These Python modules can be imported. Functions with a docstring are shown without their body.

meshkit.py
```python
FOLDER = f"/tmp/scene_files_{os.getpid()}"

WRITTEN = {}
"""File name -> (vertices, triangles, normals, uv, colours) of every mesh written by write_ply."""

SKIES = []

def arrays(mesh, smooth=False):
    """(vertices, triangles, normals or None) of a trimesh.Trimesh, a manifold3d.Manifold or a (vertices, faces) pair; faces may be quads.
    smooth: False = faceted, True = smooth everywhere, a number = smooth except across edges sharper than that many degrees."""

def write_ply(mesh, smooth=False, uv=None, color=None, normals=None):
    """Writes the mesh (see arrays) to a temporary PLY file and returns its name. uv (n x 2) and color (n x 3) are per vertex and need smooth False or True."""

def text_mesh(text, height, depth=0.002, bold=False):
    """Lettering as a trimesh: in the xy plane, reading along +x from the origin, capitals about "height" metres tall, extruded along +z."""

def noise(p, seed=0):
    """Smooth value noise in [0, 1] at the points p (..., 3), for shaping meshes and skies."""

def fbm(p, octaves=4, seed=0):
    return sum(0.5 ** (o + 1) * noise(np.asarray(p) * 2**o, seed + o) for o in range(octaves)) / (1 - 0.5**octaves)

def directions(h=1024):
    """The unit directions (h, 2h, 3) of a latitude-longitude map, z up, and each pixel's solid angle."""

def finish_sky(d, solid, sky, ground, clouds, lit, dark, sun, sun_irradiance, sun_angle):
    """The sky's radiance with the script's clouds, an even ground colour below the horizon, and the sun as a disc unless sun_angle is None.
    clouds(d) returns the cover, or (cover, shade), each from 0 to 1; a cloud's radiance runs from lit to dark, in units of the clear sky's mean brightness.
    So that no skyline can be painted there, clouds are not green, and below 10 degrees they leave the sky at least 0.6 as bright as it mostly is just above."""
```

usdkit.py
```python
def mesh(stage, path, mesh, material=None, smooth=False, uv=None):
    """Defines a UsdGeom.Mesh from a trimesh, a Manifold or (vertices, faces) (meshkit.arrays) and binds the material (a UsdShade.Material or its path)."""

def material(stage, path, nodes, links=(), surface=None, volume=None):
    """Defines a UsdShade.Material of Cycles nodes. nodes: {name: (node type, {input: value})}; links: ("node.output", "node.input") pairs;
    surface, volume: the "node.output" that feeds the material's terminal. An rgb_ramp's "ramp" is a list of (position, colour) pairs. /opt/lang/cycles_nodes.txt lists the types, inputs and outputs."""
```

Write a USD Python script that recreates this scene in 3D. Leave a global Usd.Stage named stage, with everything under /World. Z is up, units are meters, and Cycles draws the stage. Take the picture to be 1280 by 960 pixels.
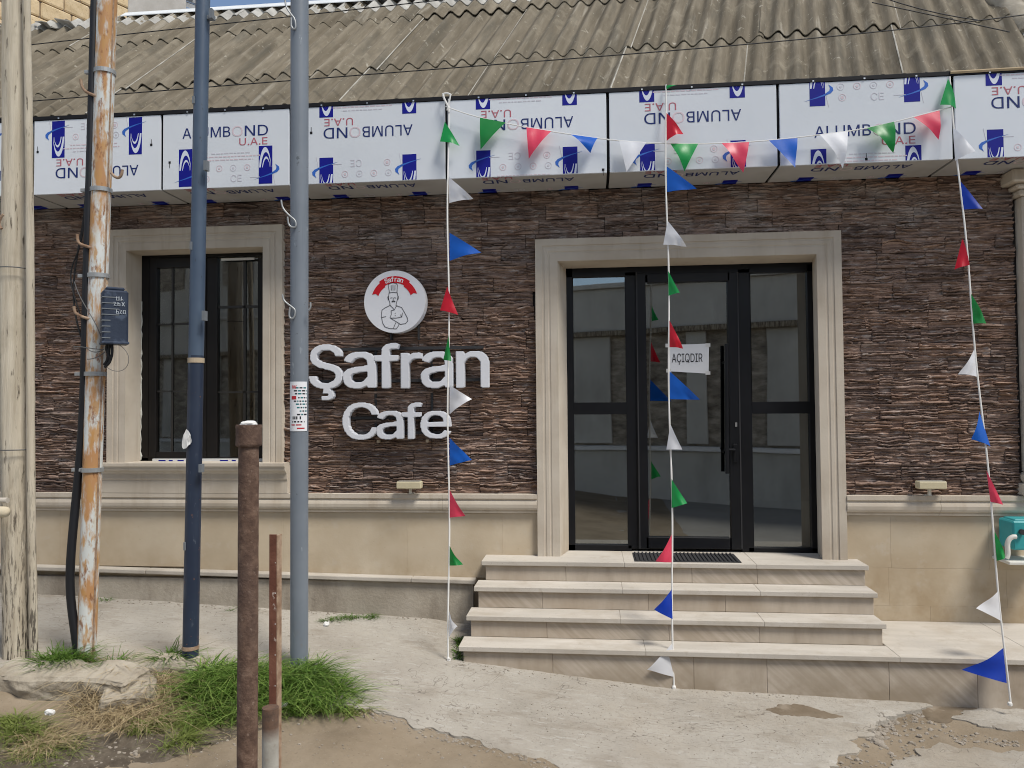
import math, random
import numpy as np, trimesh, shapely
from shapely.geometry import Polygon, LineString, Point, box as sbox, MultiPolygon
from shapely import affinity
from shapely.ops import unary_union
from scipy.spatial import Delaunay
from pxr import Usd, UsdGeom, UsdLux, UsdShade, Gf, Sdf
import usdkit, meshkit
from meshkit import fbm, noise

random.seed(7); RNG = np.random.default_rng(7)
stage = Usd.Stage.CreateInMemory()
UsdGeom.SetStageUpAxis(stage, UsdGeom.Tokens.z); UsdGeom.SetStageMetersPerUnit(stage, 1.0)
UsdGeom.Xform.Define(stage, '/World'); UsdGeom.Scope.Define(stage, '/World/Looks')

# ---------------------------------------------------------------- camera
F = 960.; C = np.array([0, -6.2, 1.81]); YAW, PIT, ROLL = np.radians([-5.84, 1.65, -.47])
FW = np.array([math.sin(YAW)*math.cos(PIT), math.cos(YAW)*math.cos(PIT), math.sin(PIT)])
_r = np.cross(FW, [0, 0, 1]); _r /= np.linalg.norm(_r); _u = np.cross(_r, FW)
RT = math.cos(ROLL)*_r+math.sin(ROLL)*_u; UP = -math.sin(ROLL)*_r+math.cos(ROLL)*_u
cam = UsdGeom.Camera.Define(stage, '/World/camera')
cam.CreateFocalLengthAttr(27.0); cam.CreateHorizontalApertureAttr(36.0); cam.CreateVerticalApertureAttr(27.0)
cam.CreateClippingRangeAttr(Gf.Vec2f(0.05, 2000)); cam.CreateExposureAttr(0.76)
M = np.eye(4); M[0, :3] = RT; M[1, :3] = UP; M[2, :3] = -FW; M[3, :3] = C
cam.AddTransformOp().Set(Gf.Matrix4d(*M.flatten().tolist()))

# ---------------------------------------------------------------- sky and sun (thin cloud, soft sun high on the right, over the street)
SUN = np.array([0.62, -0.52, 1.25]); SUN /= np.linalg.norm(SUN)
SUN_EL = math.asin(SUN[2]); SUN_ROT = math.atan2(SUN[0], SUN[1])
skym = usdkit.material(stage, '/World/Looks/sky_light', {
    'sky': ('sky_texture', {'sky_type': 'single_scattering', 'sun_disc': False, 'sun_elevation': SUN_EL, 'sun_rotation': SUN_ROT, 'air_density': 1.0, 'aerosol_density': 0.7}),
    'co': ('texture_coordinate', {}), 'mp': ('mapping', {'scale': (1.0, 1.0, 2.2), 'location': (1.7, 0.6, 0.9)}),
    'n': ('noise_texture', {'scale': 2.1, 'detail': 7.0, 'roughness': 0.56}),
    'r': ('rgb_ramp', {'ramp': [(0, (0, 0, 0)), (0.44, (0.04, 0.04, 0.04)), (0.62, (0.9, 0.9, 0.9)), (1, (1, 1, 1))]}),
    'bw': ('rgb_to_bw', {}), 'cl': ('mix', {'mix_type': 'multiply', 'fac': 1.0, 'color1': (1, 1, 1), 'color2': (1.75, 1.72, 1.68)}),
    'mx': ('mix', {'mix_type': 'mix'}), 'bg': ('background_shader', {'strength': 0.085})},
    [('co.generated', 'mp.vector'), ('mp.vector', 'n.vector'), ('n.fac', 'r.fac'), ('r.color', 'mx.fac'), ('sky.color', 'mx.color1'), ('sky.color', 'bw.color'),
     ('bw.val', 'cl.color1'), ('cl.color', 'mx.color2'), ('mx.color', 'bg.color')], surface='bg.background')
dome = UsdLux.DomeLight.Define(stage, '/World/sky')
UsdShade.MaterialBindingAPI.Apply(dome.GetPrim()).Bind(skym)
dome.GetPrim().SetCustomDataByKey('kind', 'structure')
sun = UsdLux.DistantLight.Define(stage, '/World/sun')
sun.CreateIntensityAttr(0.56); sun.CreateAngleAttr(16.0); sun.CreateColorAttr(Gf.Vec3f(1.0, 0.95, 0.87))
sun.GetPrim().CreateAttribute('inputs:normalize', Sdf.ValueTypeNames.Bool).Set(True)
_z = SUN; _x = np.cross([0, 0, 1], _z); _x /= np.linalg.norm(_x); _y = np.cross(_z, _x)
Ms = np.eye(4); Ms[0, :3] = _x; Ms[1, :3] = _y; Ms[2, :3] = _z
sun.AddTransformOp().Set(Gf.Matrix4d(*Ms.flatten().tolist()))

# ---------------------------------------------------------------- geometry helpers
def ray(x, y): return (x-640)/F*RT-(y-480)/F*UP+FW
def at(x, y, Y=0.0):                      # the point of the plane y = Y seen at that place of the photograph
    d = ray(x, y); return C+d*((Y-C[1])/d[1])
def atz(x, y, z):
    d = ray(x, y); return C+d*((z-C[2])/d[2])
def pxl(p):
    d = np.asarray(p, float)-C; z = d@FW; return np.array([640+F*(d@RT)/z, 480-F*(d@UP)/z])
_used, _loc = {}, {}
def uniq(parent, name):
    k = (parent, name); n = _used.get(k, 0); _used[k] = n+1
    return f'{parent}/{name}' if n == 0 else f'{parent}/{name}_{n:03d}'
def tag(prim, label=None, cat=None, group=None, kind=None):
    for k, v in (('label', label), ('category', cat), ('group', group), ('kind', kind)):
        if v: prim.SetCustomDataByKey(k, v)
def thing(name, label, cat, loc=(0, 0, 0), group=None):
    p = uniq('/World', name); x = UsdGeom.Xform.Define(stage, p); x.AddTranslateOp().Set(Gf.Vec3d(*[float(v) for v in loc]))
    _loc[p] = np.array(loc, float); tag(x.GetPrim(), label, cat, group); return p
def part(name, mesh, m, parent, label=None, smooth=False, kind=None):
    root = '/'.join(parent.split('/')[:3]); p = uniq(parent, name)
    v, f, n = meshkit.arrays(mesh, False); v = v-_loc.get(root, 0)
    g = usdkit.mesh(stage, p, trimesh.Trimesh(v, f, process=False), MAT[m], smooth=smooth); tag(g.GetPrim(), label, kind=kind); return p
def single(name, mesh, m, label=None, cat=None, group=None, kind=None, smooth=False):
    p = uniq('/World', name); g = usdkit.mesh(stage, p, mesh, MAT[m], smooth=smooth); tag(g.GetPrim(), label, cat, group, kind); return p
def cat(*ms):
    ms = [m for m in ms if m is not None]
    return trimesh.util.concatenate(ms) if len(ms) > 1 else ms[0]
def bx(x0, x1, y0, y1, z0, z1, ch=0.0):
    x0, x1 = sorted((x0, x1)); y0, y1 = sorted((y0, y1)); z0, z1 = sorted((z0, z1))
    if ch <= 0:
        m = trimesh.creation.box(extents=(x1-x0, y1-y0, z1-z0)); m.apply_translation(((x0+x1)/2, (y0+y1)/2, (z0+z1)/2)); return m
    c = min(ch, (x1-x0)*.4, (y1-y0)*.4, (z1-z0)*.4); pts = []
    for sx, X in ((1, x0), (-1, x1)):
        for sy, Y in ((1, y0), (-1, y1)):
            for sz, Z in ((1, z0), (-1, z1)):
                pts += [(X, Y+sy*c, Z+sz*c), (X+sx*c, Y, Z+sz*c), (X+sx*c, Y+sy*c, Z)]
    return trimesh.convex.convex_hull(np.array(pts))
def pbox(x0, y0, x1, y1, Y, ya, yb, ch=0.0):      # box whose face on plane Y covers those pixels, from depth ya to yb
    a, b, c, d = at(x0, y0, Y), at(x1, y0, Y), at(x0, y1, Y), at(x1, y1, Y)
    return bx((a[0]+c[0])/2, (b[0]+d[0])/2, ya, yb, (c[2]+d[2])/2, (a[2]+b[2])/2, ch)
def tube(pts, r, n=10, cap=True):
    pts = np.asarray(pts, float); k = len(pts); r = np.broadcast_to(np.asarray(r, float), (k,))
    t = np.gradient(pts, axis=0); t /= np.linalg.norm(t, axis=1, keepdims=True)
    a = np.array([0, 0, 1.]) if abs(t[0][2]) < .9 else np.array([1., 0, 0])
    u = np.cross(t[0], a); u /= np.linalg.norm(u); V = []
    for i in range(k):
        u = u-(u@t[i])*t[i]; u /= np.linalg.norm(u); w = np.cross(t[i], u)
        an = np.arange(n)/n*2*math.pi; V.append(pts[i]+r[i]*(np.cos(an)[:, None]*u+np.sin(an)[:, None]*w))
    V = np.vstack(V); Fc = []
    for i in range(k-1):
        for j in range(n):
            a0, b0 = i*n+j, i*n+(j+1) % n; Fc += [(a0, b0, b0+n), (a0, b0+n, a0+n)]
    if cap:
        V = np.vstack([V, pts[0], pts[-1]])
        for j in range(n): Fc += [(k*n, (j+1) % n, j), (k*n+1, (k-1)*n+j, (k-1)*n+(j+1) % n)]
    return trimesh.Trimesh(V, Fc, process=False)
def bez(pts, n=24):                                # smooth curve through points
    from scipy.interpolate import CubicSpline
    pts = np.asarray(pts, float); t = np.r_[0, np.cumsum(np.linalg.norm(np.diff(pts, axis=0), axis=1))]
    return CubicSpline(t, pts)(np.linspace(0, t[-1], n))
def chk(pts, it=3):
    p = np.asarray(pts, float)
    for _ in range(it):
        q = np.empty((2*len(p)-2, 3)); q[0::2] = .75*p[:-1]+.25*p[1:]; q[1::2] = .25*p[:-1]+.75*p[1:]; p = np.vstack([p[:1], q, p[-1:]])
    return p
def each(name, ms, m, parent, **k):
    for q in ms: part(name, q, m, parent, **k)
def pts_at(px, Y): return np.array([at(x, y, Y) for x, y in px])
def prof(pr, x0, x1):                              # a moulding: profile [(y, z)...] swept along x
    m = trimesh.creation.extrude_polygon(Polygon(pr), x1-x0, engine='earcut'); v = m.vertices.copy()
    m.vertices = np.c_[x0+v[:, 2], v[:, 0], v[:, 1]]; m.invert() if m.volume < 0 else None; return m
def flat(poly, y, depth):                          # polygon in (x, z) standing at plane y, extruded towards the viewer
    out = []
    for g in getattr(poly, 'geoms', [poly]):
        if g.is_empty or g.area < 1e-7 or g.geom_type != 'Polygon': continue
        m = trimesh.creation.extrude_polygon(g, depth, engine='earcut'); v = m.vertices.copy()
        m.vertices = np.c_[v[:, 0], y-v[:, 2], v[:, 1]]; out.append(m)
    if not out: return None
    m = cat(*out); m.fix_normals() if len(m.faces) < 400 else None; return m
def text_at(txt, x0, x1, z0, z1, y, depth=.001, bold=False, flip=False, keep=False):   # lettering filling a box of the plane y
    m = meshkit.text_mesh(txt, 1.0, 1.0, bold); v = m.vertices.copy(); lo, hi = v.min(0), v.max(0)
    s = (v-lo)/(hi-lo); 
    if flip: s[:, :2] = 1-s[:, :2]
    m.vertices = np.c_[x0+s[:, 0]*(x1-x0), y-s[:, 2]*depth, z0+s[:, 1]*(z1-z0)]; return m
def glyph(ch, x0, x1, z0, z1, y, depth, thin):
    m = meshkit.text_mesh(ch, 1.0, 1.0, True); f = m.faces[(m.face_normals[:, 2] > .9)]; P = unary_union([Polygon(m.vertices[q][:, :2]) for q in f]).buffer(.004).buffer(-.004)
    a, b, c, d = P.bounds; P = affinity.affine_transform(P, [(x1-x0+2*thin)/(c-a), 0, 0, (z1-z0+2*thin)/(d-b), x0-thin-a*(x1-x0+2*thin)/(c-a), z0-thin-b*(z1-z0+2*thin)/(d-b)])
    P = P.buffer(-thin-.003).buffer(.003).simplify(.0006); g = flat(P, y, depth); g.fix_normals(); c_ = flat(P.buffer(-.0045), y-depth, .003); c_.fix_normals(); return cat(g, c_)
def rough(m, amp, sc, seed=0):
    v = m.vertices; d = np.stack([fbm(v*sc, 3, seed+k*11)-.5 for k in range(3)], 1); m.vertices = v+d*amp*2; return m
def stone(center, size, seed, sub=3, amp=.16, rot=0.0):
    m = trimesh.creation.icosphere(subdivisions=sub); v = m.vertices; n = np.abs(v).max(1, keepdims=True); v = v*(.45+.55/np.maximum(n, 1e-6)*.75)
    d = np.stack([fbm(v*1.3+seed*7.1, 4, seed+k) - .5 for k in range(3)], 1); v = v+d*amp*2.6
    v = v*np.array(size)/2; c, s = math.cos(rot), math.sin(rot); v = np.c_[v[:, 0]*c-v[:, 1]*s, v[:, 0]*s+v[:, 1]*c, v[:, 2]]
    return trimesh.Trimesh(v+np.array(center), m.faces, process=False)

# ---------------------------------------------------------------- materials
MAT = {}
def pm(name, ramp, scale=3., detail=6., rough=.85, bump=.25, bscale=60., bdist=.01, stretch=(1, 1, 1), spots=(), metal=0., spec=.35, rnd=0., rndc=None, bstretch=None, coat=0., trans=None, obj=False, skew=None, cracks=None):
    L = lambda c: tuple(c)
    N = {'g': ('geometry', {}), 'mp': ('mapping', {'scale': stretch}), 'n': ('noise_texture', {'scale': scale, 'detail': detail, 'roughness': .6}),
         'r': ('rgb_ramp', {'ramp': [(p, L(c)) for p, c in ramp]}), 'p': ('principled_bsdf', {'roughness': rough, 'metallic': metal, 'specular_ior_level': spec, 'coat_weight': coat, 'diffuse_roughness': .3})}
    K = [('g.position', 'mp.vector'), ('mp.vector', 'n.vector'), ('n.fac', 'r.fac')]
    src = 'r.color'
    if obj: N['g'] = ('texture_coordinate', {}); K[0] = ('g.object', 'mp.vector')
    if skew:
        N.update({'sk': ('separate_xyz', {}), 'sm_': ('math', {'math_type': 'multiply_add', 'value2': -skew}), 'sc': ('combine_xyz', {})})
        K = [('g.position', 'sk.vector'), ('sk.y', 'sm_.value1'), ('sk.x', 'sm_.value3'), ('sm_.value', 'sc.x'), ('sk.y', 'sc.y'), ('sk.z', 'sc.z'), ('sc.vector', 'mp.vector')]+K[1:]
    o = 'sc.vector' if skew else K[0][0]
    if rnd or rndc:
        N['oi'] = ('object_info', {})
        if rndc:
            N['rr'] = ('rgb_ramp', {'ramp': rndc}); N['rm'] = ('mix', {'mix_type': 'multiply', 'fac': 1.0})
            K += [('oi.random', 'rr.fac'), (src, 'rm.color1'), ('rr.color', 'rm.color2')]; src = 'rm.color'
        if rnd:
            N['mr'] = ('map_range', {'from_min': 0., 'from_max': 1., 'to_min': 1-rnd, 'to_max': 1+rnd}); N['hv'] = ('hsv', {})
            K += [('oi.random', 'mr.value'), ('mr.result', 'hv.value'), (src, 'hv.color')]; src = 'hv.color'
    for i, sp in enumerate(spots):                 # (scale, low, high, colour, strength[, stretch])
        s, a, b, c, w = sp[:5]; st = sp[5] if len(sp) > 5 else (1, 1, 1); zf = sp[6] if len(sp) > 6 else None
        N[f'sm{i}'] = ('mapping', {'scale': st, 'location': (i*3.7+1.3, i*1.9, i*5.1)}); N[f'sn{i}'] = ('noise_texture', {'scale': s, 'detail': 6., 'roughness': .62})
        N[f'sr{i}'] = ('map_range', {'from_min': a, 'from_max': b, 'to_min': 0., 'to_max': w, 'clamp': True}); N[f'sx{i}'] = ('mix', {'mix_type': 'mix', 'color2': L(c)})
        K += [(o, f'sm{i}.vector'), (f'sm{i}.vector', f'sn{i}.vector'), (f'sn{i}.fac', f'sr{i}.value'), (f'sr{i}.result', f'sx{i}.fac'), (src, f'sx{i}.color1')]; src = f'sx{i}.color'
        if zf:
            N[f'sz{i}'] = ('separate_xyz', {}); N[f'sw{i}'] = ('map_range', {'from_min': zf[0], 'from_max': zf[1], 'to_min': 1., 'to_max': 0., 'clamp': True}); N[f'sy{i}'] = ('math', {'math_type': 'multiply'})
            K.remove((f'sr{i}.result', f'sx{i}.fac')); K += [('g.position', f'sz{i}.vector'), (f'sz{i}.z', f'sw{i}.value'), (f'sw{i}.result', f'sy{i}.value1'), (f'sr{i}.result', f'sy{i}.value2'), (f'sy{i}.value', f'sx{i}.fac')]
    if cracks:
        for q_, (cs, cw, cc, cst) in enumerate(cracks):
            N.update({f'cn{q_}': ('noise_texture', {'scale': cs, 'detail': 5., 'roughness': .7, 'distortion': .4}), f'cs{q_}': ('math', {'math_type': 'subtract', 'value2': .5}), f'ca{q_}': ('math', {'math_type': 'absolute'}),
                      f'cr{q_}': ('map_range', {'from_min': 0., 'from_max': cw, 'to_min': cst, 'to_max': 0., 'clamp': True}), f'cx{q_}': ('mix', {'mix_type': 'mix', 'color2': tuple(cc)})})
            K += [(o, f'cn{q_}.vector'), (f'cn{q_}.fac', f'cs{q_}.value1'), (f'cs{q_}.value', f'ca{q_}.value1'), (f'ca{q_}.value', f'cr{q_}.value'), (f'cr{q_}.result', f'cx{q_}.fac'), (src, f'cx{q_}.color1')]; src = f'cx{q_}.color'
    K.append((src, 'p.base_color'))
    if bump:
        N['bm'] = ('mapping', {'scale': bstretch or stretch}); N['bn'] = ('noise_texture', {'scale': bscale, 'detail': 8., 'roughness': .65}); N['b'] = ('bump', {'strength': bump, 'distance': bdist})
        K += [(o, 'bm.vector'), ('bm.vector', 'bn.vector'), ('bn.fac', 'b.height'), ('b.normal', 'p.normal')]
    out = 'p.BSDF'
    if trans:
        N['tl'] = ('translucent_bsdf', {}); N['mc'] = ('mix_closure', {'fac': trans}); K += [(src, 'tl.color'), ('p.BSDF', 'mc.closure1'), ('tl.BSDF', 'mc.closure2')]; out = 'mc.closure'
    MAT[name] = usdkit.material(stage, f'/World/Looks/{name}', N, K, surface=out)
def flatc(name, c, rough=.5, spec=.4, var=.06, **k):
    c = np.array(c, float); pm(name, [(.3, c*(1-var)), (.7, c*(1+var))], scale=6., rough=rough, spec=spec, **{**dict(bump=.05), **k})

pm('cladding', [(.24, (.090, .064, .055)), (.42, (.19, .136, .110)), (.56, (.285, .21, .172)), (.75, (.50, .415, .365))], scale=6., stretch=(1, 1, 9), rough=.85, bump=.5, bscale=45., bdist=.008, bstretch=(1, 1, 4), spec=.25,
   rndc=[(0, (.70, .67, .67)), (.25, (.88, .84, .82)), (.5, (1.0, .93, .87)), (.75, (1.12, 1.0, .90)), (1, (1.05, 1.02, 1.0))],
   spots=[(1.1, .58, .70, (.40, .37, .35), .4, (1, 1, 1.6)), (1.7, .52, .64, (.46, .42, .39), .75, (1, 1, 2.2), (3.7, 2.9)), (9., .56, .64, (.5, .46, .43), .5, (1, 1, 4.)), (4., .54, .68, (.06, .05, .047), .45, (1, 1, 6))])
pm('cladding_back', [(.3, (.03, .025, .022)), (.7, (.06, .05, .045))])
LIME = [(.25, (.445, .385, .31)), (.5, (.53, .47, .388)), (.75, (.59, .535, .45))]
pm('limestone', LIME, scale=2.5, rough=.85, bump=.2, bscale=90., bdist=.004, spots=[(1.6, .55, .7, (.40, .32, .22), .35, (1, 1, .5)), (30., .62, .7, (.42, .37, .29), .3), (11., .54, .66, (.40, .33, .245), .4, (1, 1, .10)), (3., .45, .62, (.36, .29, .21), .55, (1, 1, .8), (.62, .95))])
pm('plinth_stone', [(.25, (.43, .35, .245)), (.5, (.515, .432, .315)), (.75, (.565, .49, .375))], scale=1.5, rough=.85, bump=.2, bscale=80., bdist=.004, rnd=.04,
   spots=[(.9, .5, .68, (.36, .26, .15), .45, (1, 1, 1.2)), (7., .58, .72, (.55, .50, .42), .4), (40., .66, .72, (.3, .24, .16), .4), (3., .42, .62, (.34, .245, .14), .6, (1, 1, .8), (.40, .66))])
pm('ledge_concrete', [(.25, (.36, .32, .27)), (.5, (.45, .41, .35)), (.75, (.52, .48, .42))], scale=3., bump=.35, bscale=50., bdist=.006, spots=[(2., .52, .66, (.27, .24, .20), .5, (1, 1, .4))])
pm('low_wall', [(.25, (.30, .26, .205)), (.5, (.39, .345, .28)), (.75, (.47, .425, .355))], scale=2.5, bump=.5, bscale=40., bdist=.01, spots=[(3., .5, .65, (.15, .12, .09), .6, (1, 1, .35))])
pm('tread_stone', [(.25, (.43, .395, .34)), (.5, (.50, .46, .40)), (.75, (.57, .53, .47))], scale=3., rough=.8, bump=.2, bscale=70., bdist=.003, stretch=(.5, 3, 3), rnd=.02, spots=[(2.2, .52, .66, (.36, .305, .235), .5), (9., .58, .68, (.40, .35, .28), .5), (60., .62, .68, (.27, .23, .18), .4)], cracks=[(2.2, .002, (.30, .26, .21), .5)])
pm('riser_stone', [(.25, (.36, .30, .23)), (.45, (.44, .375, .30)), (.6, (.485, .42, .34)), (.8, (.55, .485, .40))], scale=7., stretch=(1.2, 1.2, .35), rough=.8, bump=.15, bscale=70., bdist=.004, rnd=.06, spots=[(1.3, .5, .66, (.33, .25, .17), .4), (2.6, .40, .6, (.27, .215, .15), .75, (1, 1, 1.2), (-.10, .10))])
pm('riser_stone_diagonal', [(.28, (.38, .32, .25)), (.46, (.435, .375, .30)), (.54, (.475, .41, .335)), (.70, (.54, .475, .395))], scale=9., stretch=(1, 1, 1), rough=.8, bump=.15, bscale=70., bdist=.004, rnd=.06, spots=[(1.3, .5, .66, (.33, .25, .17), .4), (2.6, .40, .6, (.27, .215, .15), .75, (1, 1, 1.2), (-.10, .10))])
pm('pavement', [(.2, (.25, .225, .185)), (.42, (.345, .315, .268)), (.58, (.39, .36, .31)), (.8, (.47, .44, .39))], scale=1.4, detail=9., rough=.9, bump=.8, bscale=24., bdist=.014,
   spots=[(3.2, .54, .66, (.25, .215, .17), .55, (1, 1.6, 1)), (14., .58, .68, (.47, .45, .41), .6, (.6, 2.2, 1)), (55., .60, .68, (.19, .165, .135), .6), (.8, .53, .68, (.30, .255, .195), .6), (26., .60, .66, (.22, .19, .155), .6, (.35, 2.5, 1))], cracks=[(.75, .0022, (.12, .10, .08), .8), (1.7, .0028, (.20, .175, .14), .5)])
pm('dirt', [(.2, (.15, .115, .075)), (.45, (.225, .178, .122)), (.6, (.265, .213, .15)), (.8, (.33, .272, .2))], scale=2.2, detail=9., rough=.95, bump=.6, bscale=40., bdist=.012,
   spots=[(1.1, .52, .66, (.27, .225, .17), .5), (70., .62, .68, (.34, .30, .24), .45), (40., .62, .68, (.12, .09, .06), .5)])
pm('soil', [(.2, (.055, .042, .03)), (.5, (.10, .08, .058)), (.8, (.19, .16, .12))], scale=14., detail=9., rough=.95, bump=.8, bscale=50., bdist=.012, spots=[(40., .60, .66, (.30, .27, .22), .6)])
pm('mud', [(.2, (.12, .09, .058)), (.5, (.165, .127, .085)), (.8, (.22, .175, .125))], scale=4., rough=.75, bump=.4, bscale=50., bdist=.008, spots=[(6., .56, .66, (.33, .28, .22), .5)])
pm('street_concrete', [(.2, (.22, .205, .185)), (.5, (.30, .285, .26)), (.8, (.37, .35, .32))], scale=1., detail=9., rough=.95, bump=.3, bscale=20.)
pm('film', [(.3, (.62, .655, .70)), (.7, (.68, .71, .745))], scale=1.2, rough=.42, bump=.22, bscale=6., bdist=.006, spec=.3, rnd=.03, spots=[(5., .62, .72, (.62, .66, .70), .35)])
pm('film_shaded', [(.3, (.42, .42, .42)), (.7, (.50, .50, .49))], scale=2., rough=.5, bump=.06, bscale=9., spec=.2, spots=[(3., .5, .7, (.34, .32, .29), .5)])  # darker copy of the fascia film; the soffit's shade is put into its colour
flatc('film_navy', (.006, .009, .235), rough=.5, spec=.2); flatc('film_blue', (.03, .13, .50), rough=.4); flatc('film_text', (.015, .03, .14), rough=.5, spec=.2)
flatc('film_red', (.42, .12, .15), rough=.5); flatc('film_pale', (.56, .55, .60), rough=.5); flatc('film_white', (.66, .70, .78), rough=.4); flatc('film_pink', (.62, .52, .56), rough=.5)
flatc('gutter', (.010, .010, .012), rough=.6, spec=.2)
pm('asbestos', [(.22, (.10, .084, .060)), (.45, (.165, .141, .104)), (.6, (.215, .186, .14)), (.8, (.31, .275, .215))], scale=5., stretch=(4., .28, .28), skew=.27, detail=8., rough=.95, bump=.4, bscale=60., bdist=.006, spec=.15, rnd=.10,
   spots=[(13., .635, .70, (.46, .43, .36), .7), (2.2, .52, .66, (.105, .098, .08), .6, (3.5, .5, .5)), (3., .60, .70, (.40, .37, .31), .5, (6., .35, .35)), (34., .66, .72, (.5, .46, .33), .75), (4.5, .57, .68, (.31, .275, .21), .45)])
pm('asbestos_pale', [(.25, (.27, .26, .235)), (.5, (.40, .39, .36)), (.75, (.56, .55, .51))], scale=7., rough=.9, bump=.2)
pm('sheet_edge', [(.3, (.26, .235, .19)), (.6, (.46, .44, .39)), (.8, (.56, .54, .50))], scale=7., rough=.95, bump=.3)
pm('mortar', [(.25, (.25, .22, .17)), (.75, (.42, .38, .31))], scale=8., rough=.95, bump=.6, bscale=40.)
pm('ridge_metal', [(.3, (.62, .65, .66)), (.7, (.74, .76, .77))], scale=3., rough=.5, bump=.05, spec=.5)
pm('house_stone', [(.2, (.50, .37, .21)), (.5, (.64, .50, .31)), (.8, (.74, .61, .42))], scale=9., detail=9., rough=.95, bump=.6, bscale=60., bdist=.01, rnd=.10, spots=[(45., .58, .66, (.34, .24, .13), .6)])
pm('house_mortar', [(.3, (.16, .12, .09)), (.7, (.30, .24, .18))], scale=9., bump=.4)
pm('plaster_grey', [(.3, (.38, .36, .33)), (.7, (.50, .48, .45))], scale=4., bump=.3, spots=[(1.2, .5, .7, (.30, .27, .24), .5)])
flatc('eave_white', (.68, .68, .68), rough=.6)
pm('black_frame', [(.3, (.005, .0055, .007)), (.7, (.009, .0095, .012))], scale=4., rough=.38, bump=.03, spec=.28)
pm('brown_frame', [(.3, (.006, .005, .005)), (.7, (.012, .010, .009))], scale=4., rough=.4, bump=.03, spec=.3)
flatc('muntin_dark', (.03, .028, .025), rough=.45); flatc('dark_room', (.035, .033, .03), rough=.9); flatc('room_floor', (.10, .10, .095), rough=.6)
flatc('curtain', (.62, .62, .60), rough=.9, var=.03); flatc('foam', (.66, .66, .60), rough=.9, bump=.5); flatc('chrome', (.6, .6, .6), rough=.25, metal=.9)
MAT['glass'] = usdkit.material(stage, '/World/Looks/glass', {'f': ('fresnel', {'IOR': 3.1}), 't': ('transparent_bsdf', {'color': (.42, .45, .44)}), 'n': ('noise_texture', {'scale': 1.6, 'detail': 1.}), 'b': ('bump', {'strength': .035, 'distance': .02}),
    'g': ('glossy_bsdf', {'color': (.92, .95, .95), 'roughness': 0.012}), 'm': ('mix_closure', {}), 'geo': ('geometry', {})},
    [('geo.position', 'n.vector'), ('n.fac', 'b.height'), ('b.normal', 'g.normal'), ('f.fac', 'm.fac'), ('t.BSDF', 'm.closure1'), ('g.BSDF', 'm.closure2')], surface='m.closure')
MAT['window_glass'] = usdkit.material(stage, '/World/Looks/window_glass', {'f': ('fresnel', {'IOR': 2.5}), 't': ('transparent_bsdf', {'color': (.86, .88, .86)}), 'n': ('noise_texture', {'scale': 1.3, 'detail': 1.}), 'b': ('bump', {'strength': .06, 'distance': .02}),
    'g': ('glossy_bsdf', {'color': (.92, .93, .90), 'roughness': 0.02}), 'm': ('mix_closure', {}), 'geo': ('geometry', {})},
    [('geo.position', 'n.vector'), ('n.fac', 'b.height'), ('b.normal', 'g.normal'), ('f.fac', 'm.fac'), ('t.BSDF', 'm.closure1'), ('g.BSDF', 'm.closure2')], surface='m.closure')
flatc('paper', (.74, .75, .77), rough=.7, var=.03); flatc('ink', (.02, .02, .025), rough=.6); flatc('ink_red', (.45, .02, .03), rough=.6); flatc('ink_teal', (.02, .16, .18), rough=.6)
flatc('letter_white', (.67, .685, .725), rough=.32, spec=.5, var=.02); flatc('letter_side', (.40, .41, .44), rough=.45, var=.03)
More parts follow.
